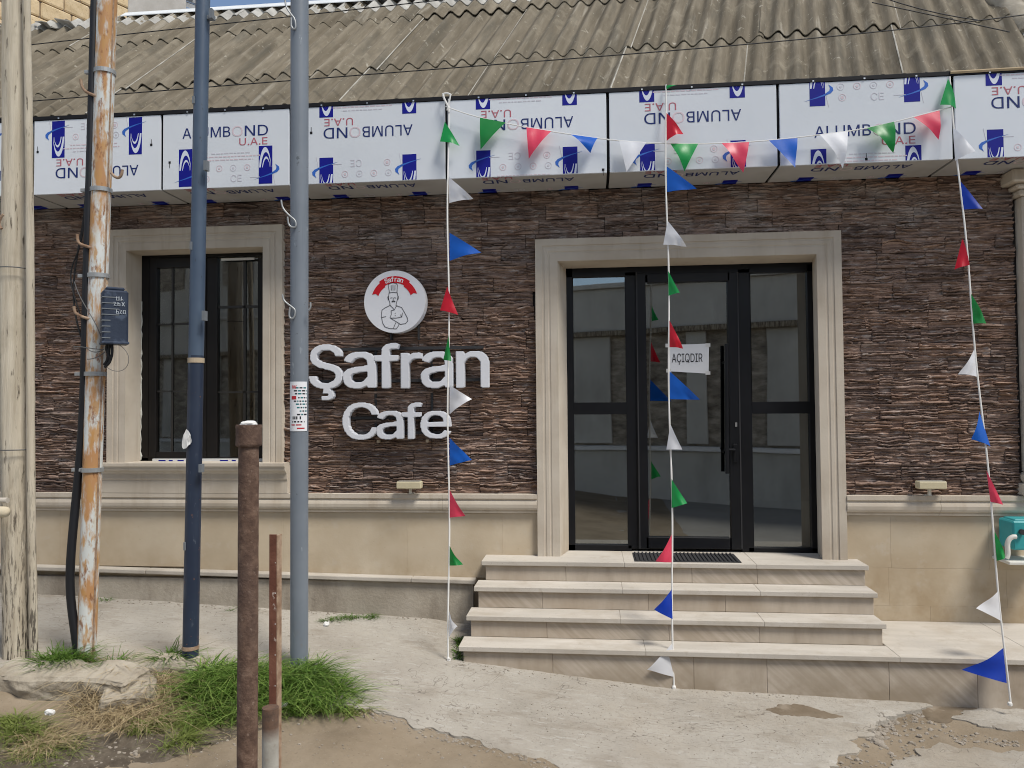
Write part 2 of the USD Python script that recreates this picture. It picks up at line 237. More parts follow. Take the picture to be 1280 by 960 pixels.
flatc('emblem_red', (.52, .012, .02), rough=.5, spec=.2); flatc('emblem_line', (.05, .05, .055), rough=.5); flatc('sign_bracket', (.03, .03, .032), rough=.6)
flatc('lamp_beige', (.56, .50, .34), rough=.5); flatc('lamp_glass', (.35, .34, .30), rough=.2)
pm('wood_pole', [(.2, (.27, .225, .16)), (.42, (.46, .405, .315)), (.6, (.55, .495, .395)), (.8, (.62, .565, .465))], scale=9., stretch=(3, 3, .22), detail=9., rough=.95, bump=.6, bscale=40., bdist=.01,
   spots=[(2., .55, .7, (.34, .29, .21), .5), (14., .60, .66, (.07, .055, .04), .85, (3, 3, .35)), (15., .52, .57, (.05, .04, .032), .92, (5, 5, .55), (.35, 1.6)), (5., .45, .65, (.24, .20, .15), .5, (3, 3, .6), (.2, 1.1))])
pm('wood_pole_dark', [(.2, (.05, .04, .03)), (.45, (.18, .145, .105)), (.6, (.36, .31, .24)), (.8, (.44, .39, .31))], scale=12., stretch=(3, 3, .5), detail=9., rough=.95, bump=.7, bscale=40., bdist=.012)
pm('white_paint_rust', [(.25, (.50, .53, .52)), (.55, (.60, .62, .60)), (.8, (.68, .69, .66))], scale=5., detail=8., rough=.55, bump=.25, bscale=60., bdist=.004, stretch=(1, 1, .5),
   spots=[(5., .475, .575, (.42, .20, .06), .92, (2.4, 2.4, .55)), (11., .50, .60, (.45, .25, .09), .85, (3., 3., .8)), (26., .58, .66, (.22, .09, .035), .85, (1, 1, .4)), (9., .60, .7, (.55, .46, .30), .5, (1, 1, .4))])
pm('rust', [(.25, (.06, .034, .025)), (.45, (.105, .063, .045)), (.58, (.15, .094, .067)), (.75, (.23, .155, .115))], scale=22., detail=9., rough=.9, bump=.7, bscale=70., bdist=.008, spots=[(40., .6, .67, (.30, .22, .17), .6), (3., .52, .66, (.09, .06, .05), .5, (1, 1, .4))])
pm('rust_red', [(.2, (.075, .028, .018)), (.5, (.14, .055, .035)), (.8, (.22, .10, .065))], scale=12., detail=9., rough=.9, bump=.5, bscale=60., bdist=.006, spots=[(30., .63, .68, (.5, .42, .36), .7)])
pm('rust_bar', [(.3, (.19, .105, .06)), (.7, (.42, .31, .22))], scale=20., rough=.85, bump=.4)
pm('stump_white', [(.3, (.30, .285, .25)), (.7, (.42, .405, .365))], scale=9., rough=.7, bump=.3, spots=[(7., .55, .64, (.25, .16, .11), .7), (26., .20, .34, (.13, .075, .05), .97, (1, 1, 1), (.49, .43)), (40., .45, .6, (.07, .05, .04), .6, (1, 1, 1), (.53, .45))])
pm('dark_blue_paint', [(.3, (.013, .022, .046)), (.7, (.022, .034, .062))], scale=4., rough=.45, bump=.12, bscale=40., bdist=.003, spec=.5, spots=[(9., .58, .68, (.05, .068, .10), .6, (1, 1, .25)), (22., .64, .68, (.10, .12, .15), .7, (2, 2, .4)), (30., .66, .70, (.20, .10, .06), .8)])
pm('slate_blue_paint', [(.3, (.048, .074, .118)), (.7, (.07, .102, .15))], scale=4., rough=.42, bump=.12, bscale=40., bdist=.003, spec=.5, spots=[(12., .60, .7, (.15, .19, .24), .5, (1, 1, .25)), (26., .66, .70, (.03, .04, .05), .7, (2, 2, .6))])
pm('grey_blue_paint', [(.3, (.155, .18, .212)), (.7, (.195, .22, .25))], scale=3., rough=.45, bump=.15, bscale=30., bdist=.003, spec=.5, spots=[(20., .66, .71, (.40, .44, .47), .6, (1, 1, .3)), (26., .67, .71, (.08, .09, .10), .8), (6., .56, .66, (.12, .14, .165), .5, (2.5, 2.5, .12)), (14., .56, .66, (.20, .16, .12), .6, (1, 1, .5), (.15, .45))])
flatc('tan_band', (.42, .34, .24), rough=.8, bump=.4); flatc('galvanised', (.34, .35, .35), rough=.45, metal=.4); flatc('bracket_grey', (.16, .175, .19), rough=.5)
flatc('black_rubber', (.010, .011, .014), rough=.5); flatc('cable_black', (.012, .012, .013), rough=.55); flatc('wire_grey', (.10, .10, .10), rough=.6)
pm('box_navy', [(.3, (.014, .022, .042)), (.7, (.030, .043, .072))], scale=9., rough=.5, bump=.2, spots=[(12., .55, .66, (.075, .10, .15), .7)])
flatc('scribble', (.50, .54, .58), rough=.7)
pm('teal_paint', [(.3, (.03, .28, .30)), (.7, (.05, .36, .37))], scale=6., rough=.45, bump=.1); flatc('pipe_white', (.66, .65, .60), rough=.5); pm('pipe_beige', [(.3, (.50, .43, .30)), (.7, (.60, .53, .40))], scale=6., bump=.2)
for nm, c in (('flag_red', (.62, .015, .035)), ('flag_pink', (.74, .06, .12)), ('flag_green', (.012, .33, .075)), ('flag_dark_green', (.01, .24, .045)), ('flag_blue', (.008, .12, .56)), ('flag_royal', (.006, .045, .42)), ('flag_white', (.76, .77, .80))):
    flatc(nm, c, rough=.38, spec=.45, bump=.08, bscale=20., trans=.30)
flatc('cord', (.72, .71, .68), rough=.8)
pm('grass_green', [(.3, (.05, .10, .014)), (.5, (.10, .19, .03)), (.7, (.19, .31, .055))], scale=30., rough=.5, bump=0, trans=.35, spec=.3)
pm('grass_light', [(.2, (.16, .26, .05)), (.5, (.26, .38, .09)), (.8, (.38, .48, .16))], scale=40., rough=.45, bump=0, trans=.4, spec=.4)
pm('grass_yellow', [(.2, (.12, .17, .03)), (.5, (.20, .25, .06)), (.8, (.30, .31, .11))], scale=30., rough=.6, bump=0, trans=.3)
pm('straw', [(.25, (.26, .19, .10)), (.5, (.46, .36, .21)), (.75, (.62, .53, .35))], scale=40., rough=.7, bump=0, trans=.25)
pm('curb_stone', [(.2, (.26, .22, .165)), (.5, (.38, .335, .265)), (.8, (.48, .435, .36))], scale=7., detail=9., rough=.95, bump=.7, bscale=45., bdist=.012, spots=[(5., .55, .66, (.22, .18, .13), .6)])
pm('pebble', [(.2, (.22, .185, .14)), (.8, (.42, .375, .32))], scale=15., bump=.4, rnd=.25)
flatc('mat_rubber', (.028, .028, .030), rough=.75, bump=.3, bscale=90.); flatc('scrap_white', (.68, .68, .66), rough=.8, bump=.4, bscale=20.)
pm('opposite_stone', [(.25, (.12, .10, .08)), (.5, (.32, .28, .23)), (.75, (.58, .52, .44))], scale=3.2, stretch=(1, 1, 2.6), detail=5., rough=.95, bump=.9, bscale=5., bdist=.05)
pm('opposite_plaster', [(.25, (.46, .445, .41)), (.75, (.60, .58, .54))], scale=1.2, bump=.2, spots=[(.9, .5, .7, (.26, .25, .23), .5, (1, 1, .3))])
pm('interior_timber', [(.3, (.30, .22, .13)), (.7, (.42, .33, .21))], scale=9., bump=.3)

# diagonal veins for some riser slabs: rotate the mapping
def rot_map(name, rot, sc):
    s = UsdShade.Shader(stage.GetPrimAtPath(f'/World/Looks/{name}/mp')); s.CreateInput('rotation', Sdf.ValueTypeNames.Float3).Set(Gf.Vec3f(*rot)); s.CreateInput('scale', Sdf.ValueTypeNames.Float3).Set(Gf.Vec3f(*sc))
UsdShade.Shader(stage.GetPrimAtPath('/World/Looks/riser_stone_diagonal/mp')).CreateInput('mapping_type', Sdf.ValueTypeNames.Token).Set('texture')
rot_map('riser_stone_diagonal', (0, .75, 0), (7., 1, .32))

# ---------------------------------------------------------------- ground
GX = [-40, -5, -4.3, -2.9, -1.3, -.9, .5, 2.2, 4, 40]; GZ = [.9, .26, .245, .18, .114, .055, -.085, -.13, -.17, -.6]
def G(x, y):                                       # the pavement falls to the right along the wall
    x = np.asarray(x, float); y = np.asarray(y, float)
    return np.interp(x, GX, GZ)+.02*np.clip(y, -6, 0)+.012*(fbm(np.stack([x*.9, y*.9, x*0], -1), 3, 3)-.5)
def gp(x, y, off=0.0):
    z = 0.0
    for _ in range(12): p = atz(x, y, z); z = float(G(p[0], p[1]))+off
    return p
def axis(lo, hi, step, far, grow=1.25):
    a = list(np.arange(lo, hi+1e-6, step)); s = step
    while a[-1] < far: s *= grow; a.append(a[-1]+s)
    s = step; b = []
    c = lo
    while c > -far: s *= grow; c -= s; b.append(c)
    return np.array(b[::-1]+a)
xs, ys = axis(-5.2, 4.2, .035, 260), axis(-3.0, -.4, .035, 260)
X, Y = np.meshgrid(xs, ys, indexing='ij')
def dirt_z(X, Y):
    base = G(X, Y)
    p = np.stack([X, Y, X*0], -1)
    left = np.clip((-1.55-Y)/.35, 0, 1)*np.clip((-1.3-X)/.8, 0, 1)
    near = np.clip((X+6)*(5-X), 0, 1)*np.clip((Y+3.4)*(0.6-Y), 0, 1)
    ch = np.clip((X-1.45)/.25, 0, 1)
    return base-.016-.020*ch-.13*left+near*(.03*(fbm(p*2.3, 4, 21)-.5)+.018*(fbm(p*13, 3, 31)-.5))+.05*left*np.clip((Y+2.3)/.5, 0, 1)*fbm(p*4, 3, 8)
Z = dirt_z(X, Y)
idx = np.arange(X.size).reshape(X.shape)
q = np.stack([idx[:-1, :-1], idx[1:, :-1], idx[1:, 1:], idx[:-1, 1:]], -1).reshape(-1, 4)
single('ground', (np.c_[X.ravel(), Y.ravel(), Z.ravel()], q), 'dirt', 'bare brown earth along the street edge', 'ground', kind='structure', smooth=True)

def slab(poly, zf, thick, step=.035, jag=.0, seed=0):
    ring = []
    L = poly.exterior.length
    for s in np.arange(0, L, step*.8):
        p = np.array(poly.exterior.interpolate(s).coords[0]); d = (noise(np.array([p[0]*9, p[1]*9, seed]), seed)-.5)*jag+(noise(np.array([p[0]*27, p[1]*27, seed]), seed+2)-.5)*jag*.9+(noise(np.array([p[0]*70, p[1]*70, seed]), seed+5)-.5)*jag*.4
        n = p-np.array(poly.centroid.coords[0]); n /= np.linalg.norm(n)+1e-9; ring.append(p+n*d)
    P = Polygon(ring).buffer(0); P = max(P.geoms, key=lambda g: g.area) if P.geom_type != 'Polygon' else P
    ring = np.array(P.exterior.coords)[:-1]; x0, y0, x1, y1 = P.bounds
    n_edge = len(ring); gx, gy = np.meshgrid(np.arange(x0, x1, step), np.arange(y0, y1, step)); g = np.c_[gx.ravel(), gy.ravel()]+RNG.uniform(-.2, .2, (gx.size, 2))*step
    inner = P.buffer(-step*.5); g = g[shapely.contains_xy(inner, g[:, 0], g[:, 1])]
    pts = np.vstack([ring, g]); T = Delaunay(pts).simplices; c = pts[T].mean(1); T = T[shapely.contains_xy(P, c[:, 0], c[:, 1])]
    a, b, cc = pts[T[:, 0]], pts[T[:, 1]], pts[T[:, 2]]; fl = ((b[:, 0]-a[:, 0])*(cc[:, 1]-a[:, 1])-(b[:, 1]-a[:, 1])*(cc[:, 0]-a[:, 0])) < 0; T[fl] = T[fl][:, ::-1]
    n = len(ring); z = zf(pts[:, 0], pts[:, 1]); z[:n] -= .010
    low = np.c_[ring*1.0, z[:n]-thick]
    ccw = Polygon(ring).exterior.is_ccw; S = []
    for i in range(n):
        j = (i+1) % n; A, B, D, E_ = i, j, len(pts)+j, len(pts)+i
        S += [(E_, D, B), (E_, B, A)] if ccw else [(E_, B, D), (E_, A, B)]
    return trimesh.Trimesh(np.vstack([np.c_[pts, z], low]), np.vstack([T, S]), process=False)
def pave_z(x, y):
    p = np.stack([x, y, x*0], -1); near = np.clip((y+3)*4, 0, 1)
    return G(x, y)+.012*(fbm(p*5, 4, 5)-.5)+.007*(fbm(p*22, 3, 15)-.5)
def ip(pts): return [tuple(gp(*p)[:2]) for p in pts]
edge = ip([(-60, 838), (60, 838), (170, 842), (240, 836), (330, 852), (400, 872), (455, 880), (490, 893), (560, 913), (640, 937), (700, 958), (770, 985), (860, 1010)])
edge2 = ip([(985, 1005), (1040, 962), (1052, 945), (1066, 932), (1090, 915), (1100, 902), (1120, 893), (1150, 884), (1168, 874)])
main = Polygon([(-6.5, .05), (-6.5, edge[0][1])]+edge+edge2+[(edge2[-1][0]+.02, -.75), (7.0, -.75), (7.0, .05)])
single('pavement', slab(main, pave_z, .09, jag=.08, step=.03, seed=4), 'pavement', 'worn pale concrete pavement sloping down to the right in front of the steps', 'pavement', kind='structure', smooth=50)
chunk = Polygon(ip([(1095, 1000), (1108, 962), (1128, 942), (1165, 927), (1200, 925), (1240, 932), (1290, 938), (1420, 950), (1420, 1010)]))
single('pavement', slab(chunk, lambda x, y: pave_z(x, y)-.015, .07, jag=.08, seed=9), 'pavement', 'broken slab of concrete in the bottom right corner', 'pavement', kind='structure', smooth=50)
chunk2 = Polygon(ip([(1188, 893), (1210, 884), (1250, 881), (1300, 881), (1420, 884), (1420, 915), (1300, 914), (1235, 904), (1205, 899)]))
single('pavement', slab(chunk2, lambda x, y: pave_z(x, y)-.012, .07, jag=.08, seed=12), 'pavement', 'pale concrete strip below the right end of the lowest step', 'pavement', kind='structure', smooth=50)
patch = Polygon(ip([(953, 887), (975, 880), (1005, 880), (1022, 886), (1062, 897), (1030, 900), (1012, 897), (985, 896), (968, 894)]))
single('mud_patch', slab(patch, lambda x, y: pave_z(x, y)+.006, .004, step=.02, jag=.03, seed=3), 'mud', 'small patch of dried mud on the concrete before the steps', 'mud patch', kind='structure', smooth=50)
patch2 = Polygon(ip([(1146, 881), (1166, 873), (1210, 872), (1256, 874), (1262, 879), (1228, 882), (1200, 889), (1186, 897), (1160, 893)]))
single('mud_patch', slab(patch2, lambda x, y: dirt_z(x, y)+.012, .02, step=.02, jag=.05, seed=5), 'mud', 'damp brown mud lying against the right end of the lowest step', 'mud patch', kind='structure', smooth=50)
single('street', slab(Polygon([(-34, -4.0), (-3, -3.5), (12, -3.6), (12, -10.0), (-34, -26)]), lambda x, y: G(x, y)-.02+0*x, .10, step=.5, seed=2), 'street_concrete', 'concrete street surface on the camera side', 'street', kind='structure')

# ---------------------------------------------------------------- café building
B = thing('cafe_building', 'single-storey cafe with dark stone cladding, stone door surround and grey corrugated roof', 'building', (0, 0, 0))
ZC = 1.105                                          # top of the plinth cornice
DOOR = (-.432, 1.938, .615, 3.148); WIN = (-4.08, -2.54, 1.36, 3.34); SILL = (-4.15, -2.47, ZC, 1.36)
wm = cat(bx(-6.2, WIN[0]+.1, .012, .34, 0, 3.62), bx(WIN[0]+.1, WIN[1]-.1, .012, .34, 0, WIN[2]-.02), bx(WIN[0]+.1, WIN[1]-.1, .012, .34, WIN[3]-.1, 3.62),
         bx(WIN[1]-.1, DOOR[0]+.1, .012, .34, 0, 3.62), bx(DOOR[0]+.1, DOOR[1]-.1, .012, .34, DOOR[3]-.1, 3.62), bx(DOOR[1]-.1, 7.0, .012, .34, -.3, 3.62))
wall = part('wall', wm, 'cladding_back', B)
TILES = []
def tile(x0, x1, z0, z1, k):
    r = np.random.default_rng(k); nx = max(4, int((x1-x0)/.0088)); nz = max(4, int((z1-z0)/.0046))
    u = np.linspace(x0, x1, nx+1); w = np.linspace(z0, z1, nz+1); U, Wd = np.meshgrid(u, w, indexing='ij')
    q3 = lambda fx_, fz_: np.stack([U*fx_, Wd*fz_+k*3.1, U*0+k], -1)
    zz = Wd+.016*(fbm(q3(8, 14), 3, k)-.5)*2+.010*(noise(q3(26, 22), k)-.5)
    nb = max(2, int(round((z1-z0)/.0195))); cuts = np.sort(z0+(np.arange(1, nb)+r.uniform(-.32, .32, nb-1))*(z1-z0)/nb)
    ed = np.r_[z0-.012, cuts, z1+.012]; si = np.searchsorted(cuts, zz); D = np.zeros_like(U)
    fpos = np.clip((zz-ed[si])/np.maximum(ed[si+1]-ed[si], .004), 0, 1)
    for i in range(nb):
        nchip = r.integers(3, 8); cx = np.sort(r.uniform(x0, x1, nchip-1)); dep = r.uniform(.008, .044, nchip); ci = np.searchsorted(cx, U+1.3*(zz-z0)*r.choice([-1, 1])+.02*(fbm(q3(10, 60), 2, k+9)-.5)); D = np.where(si == i, dep[ci], D)
    D = D*(.75+.5*fbm(q3(9, 30), 2, k+31))
    D = D*np.clip(.10+1.35*fpos**.7, 0, 1)*np.clip((1-fpos)*5+.25, 0, 1)+.010*(fbm(q3(22, 70), 3, k)-.5)
    D = np.maximum(D, .002)
    D[0, :] = D[-1, :] = -.012; D[:, 0] = D[:, -1] = -.012
    ix = np.arange(U.size).reshape(U.shape); Q = np.stack([ix[:-1, :-1], ix[1:, :-1], ix[1:, 1:], ix[:-1, 1:]], -1).reshape(-1, 4)
    U[1, :], U[-2, :] = x0+.0015, x1-.0015; Wd[:, 1], Wd[:, -2] = z0+.0012, z1-.0012
    part('stone_tile', (np.c_[U.ravel(), -D.ravel(), Wd.ravel()], Q), 'cladding', wall)
rh = .1165; rows = int(math.ceil((3.565-ZC)/rh)); tk = 0
for rI in range(rows):
    z0 = ZC+rI*rh; z1 = min(z0+rh, 3.568)
    if z1-z0 < .03: continue
    x = -5.3-random.uniform(0, .4)
    while x < 3.22:
        x2 = x+random.choice([.36, .42, .47, .53]); segs = [(max(x, -5.3), min(x2, 3.22), z0, z1)]; x = x2
        for (a, b, c, d) in (DOOR, WIN, SILL):
            out = []
            for (s0, s1, t0, t1) in segs:
                if s1 <= a or s0 >= b or t1 <= c+.001 or t0 >= d-.001: out.append((s0, s1, t0, t1)); continue
                if s0 < a: out.append((s0, a, t0, t1))
                if s1 > b: out.append((b, s1, t0, t1))
                if t1 > d+.012: out.append((max(s0, a), min(s1, b), d, t1))
                if t0 < c-.012: out.append((max(s0, a), min(s1, b), t0, c))
            segs = out
        for s in segs:
            if s[1]-s[0] > .03 and s[3]-s[2] > .012: tk += 1; tile(s[0]+.0012, s[1]-.0012, s[2]+.001, s[3]-.001, tk)

# cornice, plinth slabs, ledge
cor = [(.02, 1.105), (-.085, 1.105), (-.085, 1.072), (-.072, 1.064), (-.072, 1.056), (-.080, 1.045), (-.086, 1.025), (-.083, 1.0), (-.068, .982), (-.05, .975), (-.05, .965), (-.038, .95), (.02, .95)]
for a, b in ((-6.2, -3.35), (-3.348, -1.2), (-1.198, DOOR[0]-.003), (DOOR[1]+.003, 2.62), (2.622, 4.3), (4.302, 7.0)):
    part('cornice', prof(cor, a, b), 'limestone', B)
pl = part('plinth', cat(bx(-6.2, DOOR[0]-.003, -.008, .012, .0, .95), bx(DOOR[1]+.003, 7.0, -.008, .012, -.3, .95)), 'plinth_stone', B)
def pslab(x0, x1, z0, z1, k): part('plinth_slab', bx(x0+.0003, x1-.0003, -.0285-.0012*(k*37 % 7)/7, -.006, z0+.0003, z1-.0003, .0008), 'plinth_stone', pl)
k = 0
for a, b in ((-6.2, -5.35), (-5.35, -4.52), (-4.52, -3.4), (-3.4, -2.55), (-2.55, -1.5), (-1.5, -.72), (-.72, DOOR[0]-.003)):
    k += 1
    if b < -3.0: pslab(a, b, .485, .948, k)
    else: pslab(a, b, .43, .948, k)
for a, b in ((DOOR[1]+.003, 2.27), (2.27, 2.98), (2.98, 4.2), (4.2, 5.5), (5.5, 7.0)): k += 1; pslab(a, b, .55, .948, k)
for a, b in ((2.02, 2.25), (2.25, 3.1), (3.1, 4.2), (4.2, 5.6), (5.6, 7.0)): k += 1; pslab(a, b, .265, .55, k)
for a, b in ((2.02, 2.55), (2.55, 3.4), (3.4, 4.2), (4.2, 5.3), (5.3, 7.0)): k += 1; pslab(a, b, .10, .265, k)
def ramped(x0, x1, za, zb, y0, y1, h, ch=.006):
    m = bx(x0, x1, y0, y1, 0, h, ch); v = m.vertices; v[:, 2] += za+(v[:, 0]-x0)/(x1-x0)*(zb-za); m.vertices = v; return m
lx = [-6.2, -4.95, -3.7, -2.4, -1.45, -.93]
lz = lambda x: .432+(-.93-x)*.0155
for a, b in zip(lx[:-1], lx[1:]): part('ledge_slab', ramped(a+.0015, b-.0015, lz(a)-.035, lz(b)-.035, -.125, -.03, .035), 'ledge_concrete', B)
part('low_wall', bx(-6.2, -.95, -.095, -.03, -.1, .405), 'low_wall', B).__str__()

# door surround: fluted stone with splayed reveal
YT, YD = -.075, .19
def surround(o, i, back, y_front, y_back, bottom, y_mid=None):
    # o, i, back: (x0, x1, z0, z1) of outer edge, inner front edge, inner back edge; open at the bottom
    out = []
    steps = [(0., 0.), (.30, 0.), (.31, .007), (.40, .008), (.42, .003), (.56, .003), (.58, .009), (.65, .009), (.67, .004), (1., .004)]
    y = lambda s: y_front+s
    rings = [(0., .02)]+[(f, y(s)) for f, s in steps]
    P = []
    for f, yy in rings:
        x0 = o[0]+(i[0]-o[0])*f; x1 = o[1]+(i[1]-o[1])*f; zt = o[3]+(i[3]-o[3])*f
        P.append([(x0, yy, o[2]), (x0, yy, zt), (x1, yy, zt), (x1, yy, o[2])])
    P.append([(back[0], y_back, back[2]), (back[0], y_back, back[3]), (back[1], y_back, back[3]), (back[1], y_back, back[2])])
    P = np.array(P); n = len(P)
    for sgm, nm in ((0, 'door_jamb'), (1, 'door_lintel'), (2, 'door_jamb')):
        V = np.vstack([P[:, sgm], P[:, sgm+1]]); Fc = []
        for j in range(n-1): Fc += [(j, n+j, n+j+1, j+1)]
        out.append((nm, (V, np.array(Fc)[:, ::-1])))
    return out
dback = (-.186, 1.797, .618, 2.951)
for nm, m in surround((DOOR[0], DOOR[1], .613, DOOR[3]), (-.254, 1.753, .613, 2.968), dback, YT, YD+.03, 'door'): part(nm, m, 'limestone', B)
wback = (-3.895, -2.70, 1.35, 3.152)
for nm, m in surround((WIN[0], WIN[1], 1.35, WIN[3]), (-3.917, -2.708, 1.35, 3.158), wback, YT, .16, 'win'): part(nm.replace('door', 'window'), m, 'limestone', B)
sill = [(.16, 1.36), (-.15, 1.36), (-.15, 1.335), (-.14, 1.325), (-.135, 1.30), (-.115, 1.285), (-.10, 1.27), (-.095, 1.225), (-.085, 1.215), (-.085, 1.108), (.16, 1.108)]
part('window_sill', prof(sill, -4.13, -2.49), 'limestone', B)

# window frame and panes
def fr(parts, Yp, ya, yb, ch=.003): return cat(*[pbox(*p, Yp, ya, yb, ch) for p in parts])
YW = .13
wf = part('window', fr([(150, 300, 345, 321.5), (176, 321.5, 186, 579), (322, 321.5, 345, 579), (176, 572, 345, 579.5), (257, 321.5, 271, 572)], YW, YW, YW+.07), 'brown_frame', B)
part('sash', fr([(186, 322, 195, 572), (195, 322, 257, 334), (195, 565, 257, 572), (247, 334, 257, 565)], YW-.012, YW-.012, YW+.05), 'brown_frame', wf)
part('pane', pbox(195, 334, 248, 565, YW+.02, YW+.02, YW+.026), 'window_glass', wf); part('pane', pbox(271, 320, 330, 573, YW+.03, YW+.03, YW+.036), 'window_glass', wf)
each('muntin', [fr([q], YW+.008, YW+.008, YW+.018, 0) for q in [(214, 334, 216, 565), (195, 404, 247, 406), (195, 488, 247, 490)]], 'muntin_dark', wf)
each('muntin', [fr([q], YW+.018, YW+.018, YW+.028, 0) for q in [(304, 320, 307, 573), (271, 382, 330, 385), (271, 489, 330, 491)]], 'muntin_dark', wf)
fv = []
for i, z in enumerate(np.linspace(1.37, 2.75, 40)): fv.append((-3.899+.003*math.sin(i*1.7)+.006*random.random(), YW-.004, z))
part('foam_seam', tube(fv, [.003+.006*random.random()**2 for _ in fv], 6), 'foam', wf)
part('protective_film', pbox(182, 574.5, 327, 580, .0, YW-.03, YW-.004, 0), 'scrap_white', wf)
sf = [pbox(x, 576, x+w, 578, .0, YW-.0315, YW-.03, 0) for x, w in ((190, 9), (203, 5), (214, 8), (228, 4), (268, 10), (283, 5), (295, 12))]
each('film_print', sf, 'film_navy', wf)
part('torn_film', pbox(268, 319, 310, 322, .0, YW-.01, YW-.004, 0), 'scrap_white', wf)

# door
df = part('door_frame', fr([(703, 330, 1026, 343), (708, 335, 717.5, 690), (1012, 330, 1025, 690), (783, 340, 797, 686), (925, 336, 940, 690), (708, 681, 790, 690), (936, 685, 1025, 691), (717, 503, 784, 518), (940, 502, 1013, 517)], YD, YD, YD+.08), 'black_frame', B)
lf = part('door_leaf', fr([(796, 342, 809, 686), (912, 340, 926, 687), (809, 341, 912, 352), (808, 672, 913, 686)], YD-.015, YD-.015, YD+.05), 'black_frame', B)
part('pane', pbox(809, 352, 912, 672, YD+.02, YD+.02, YD+.026), 'glass', lf)
for p in ((717, 342, 784, 504), (717, 517, 785, 682), (939, 335, 1013, 503), (939, 516, 1014, 686)): part('pane', pbox(*p, YD+.03, YD+.03, YD+.036), 'glass', df)
h0, h1 = at(908, 430, YD-.08), at(909, 592, YD-.08)
part('handle', cat(tube([h0, h1], .016, 14), *[tube([at(908, y, YD-.08), at(908, y, YD-.01)], .010, 10) for y in (452, 566)]), 'black_frame', lf)
part('lock_plate', cat(pbox(917, 555, 922, 578, YD-.03, YD-.028, YD-.012, .003), tube([at(919, 562, YD-.02), at(919, 562, YD-.07)], .011, 10), tube([at(919, 562, YD-.07), at(905, 562, YD-.07)], .009, 10)), 'black_frame', lf)
part('key_cylinder', pbox(919, 528, 921.5, 533.5, YD-.02, YD-.024, YD-.01, .002), 'chrome', lf)
part('weather_strip', fr([(797, 340, 798.5, 686), (924, 340, 925.5, 686)], YD-.019, YD-.019, YD-.01, 0), 'sign_bracket', df)
# dark room behind the glass
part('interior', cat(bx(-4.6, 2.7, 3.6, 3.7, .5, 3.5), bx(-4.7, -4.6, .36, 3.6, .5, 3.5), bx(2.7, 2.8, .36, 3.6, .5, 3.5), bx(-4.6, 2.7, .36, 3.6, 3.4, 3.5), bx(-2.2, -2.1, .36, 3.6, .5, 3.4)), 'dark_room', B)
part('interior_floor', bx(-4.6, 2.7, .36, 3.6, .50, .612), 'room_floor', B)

# roof: sheets laid in overlapping rows, corrugations a little askew
RTAN = 1.03; RN = np.array([0, -RTAN, 1.]); RN /= np.linalg.norm(RN)
def roof_z(y): return 4.168+RTAN*(y+.43)
roof = part('roof', cat(*[tube([(-6.2, y, roof_z(y)-.07), (7.0, y, roof_z(y)-.07)], .03, 4) for y in (-.35, .1, .5, .9, 1.15)]), 'interior_timber', B)
def sheet(u0, wid, v0, v1, lift, k, m='asbestos', amp=.027, tilt=0.0, edge=False):
    r = np.random.default_rng(500+k); nu = int(round(wid/.15*8)); nv = 9
    u = np.linspace(0, wid, nu+1); t = np.linspace(0, 1, nv+1); Uu, T = np.meshgrid(u, t, indexing='ij')
    Vv = v0+(v1-v0)*T+tilt*(Uu-wid/2)*(1-T)+ .004*noise(np.stack([Uu*40, T*0, T*0+k], -1), k)*(T < .05)
    h = amp*np.cos(2*math.pi*((u0+Uu)/.15))+lift+r.uniform(-.003, .003)+.012*(1-T)*r.uniform(.2, 1)+.008*(fbm(np.stack([Uu*2, T*2, Uu*0+k], -1), 2, k)-.5)
    P = np.stack([u0+Uu+.27*Vv, Vv, roof_z(Vv)], -1)+h[..., None]*RN
    Q = P-RN*.0075; n = P.shape[0]*P.shape[1]; ix = np.arange(n).reshape(P.shape[:2])
    q1 = np.stack([ix[:-1, :-1], ix[1:, :-1], ix[1:, 1:], ix[:-1, 1:]], -1).reshape(-1, 4); F_ = [q1, q1[:, ::-1]+n]
    for a, b in ((ix[0, :], 1), (ix[-1, :], 0), (ix[:, 0], 0), (ix[:, -1], 1)):
        s = np.stack([a[:-1], a[1:], a[1:]+n, a[:-1]+n], -1); F_.append(s[:, ::-1] if b == 0 else s)
    mm = trimesh.Trimesh(*meshkit.arrays((np.vstack([P.reshape(-1, 3), Q.reshape(-1, 3)]), np.vstack(F_)))[:2], process=False)
    part('roof_sheet', mm, m, roof, smooth=50)
    if edge:
        for q_ in ((P[-1, :],) if k % 3 == 0 else (P[0, :], P[-1, :])): part('sheet_edge', tube(q_-RN*.003, .0062, 5), 'sheet_edge', roof)
k = 0
for c in range(-5, 9):
    u = -1.9+c*1.05
    j = random.uniform(-.03, .03)
    v1_ = .125+.052*(u+.5); v2_ = .875+.052*(u+.5)
    k += 1; sheet(u+.02, 1.12, -.43, v1_+.14, .0+(c % 2)*.006, k, edge=c % 2 == 1)
    if u < 4: k += 1; sheet(u+.07+j, 1.12, v1_, v2_+.14, .010+(c % 2)*.006, k, tilt=.02, edge=c % 2 == 1)
    k += 1; sheet(u-.05-j, 1.12, v2_+(.05 if c > -3 else 0), 1.19, .020+(c % 2)*.006, k, tilt=.035, edge=c % 2 == 1)
    if u < 0: k += 1; sheet(u+.2, 1.12, 1.045+.006*c+random.uniform(-.02, .02), 1.17, .026, k, m='asbestos_pale')
part('ridge_cap', cat(prof([(1.11, roof_z(1.11)+.088), (1.195, roof_z(1.195)+.075), (1.36, roof_z(1.19)-.10), (1.36, roof_z(1.19)-.11), (1.195, roof_z(1.195)+.067), (1.11, roof_z(1.11)+.080)], -4.75, 7.2)), 'ridge_metal', B)
bk = []
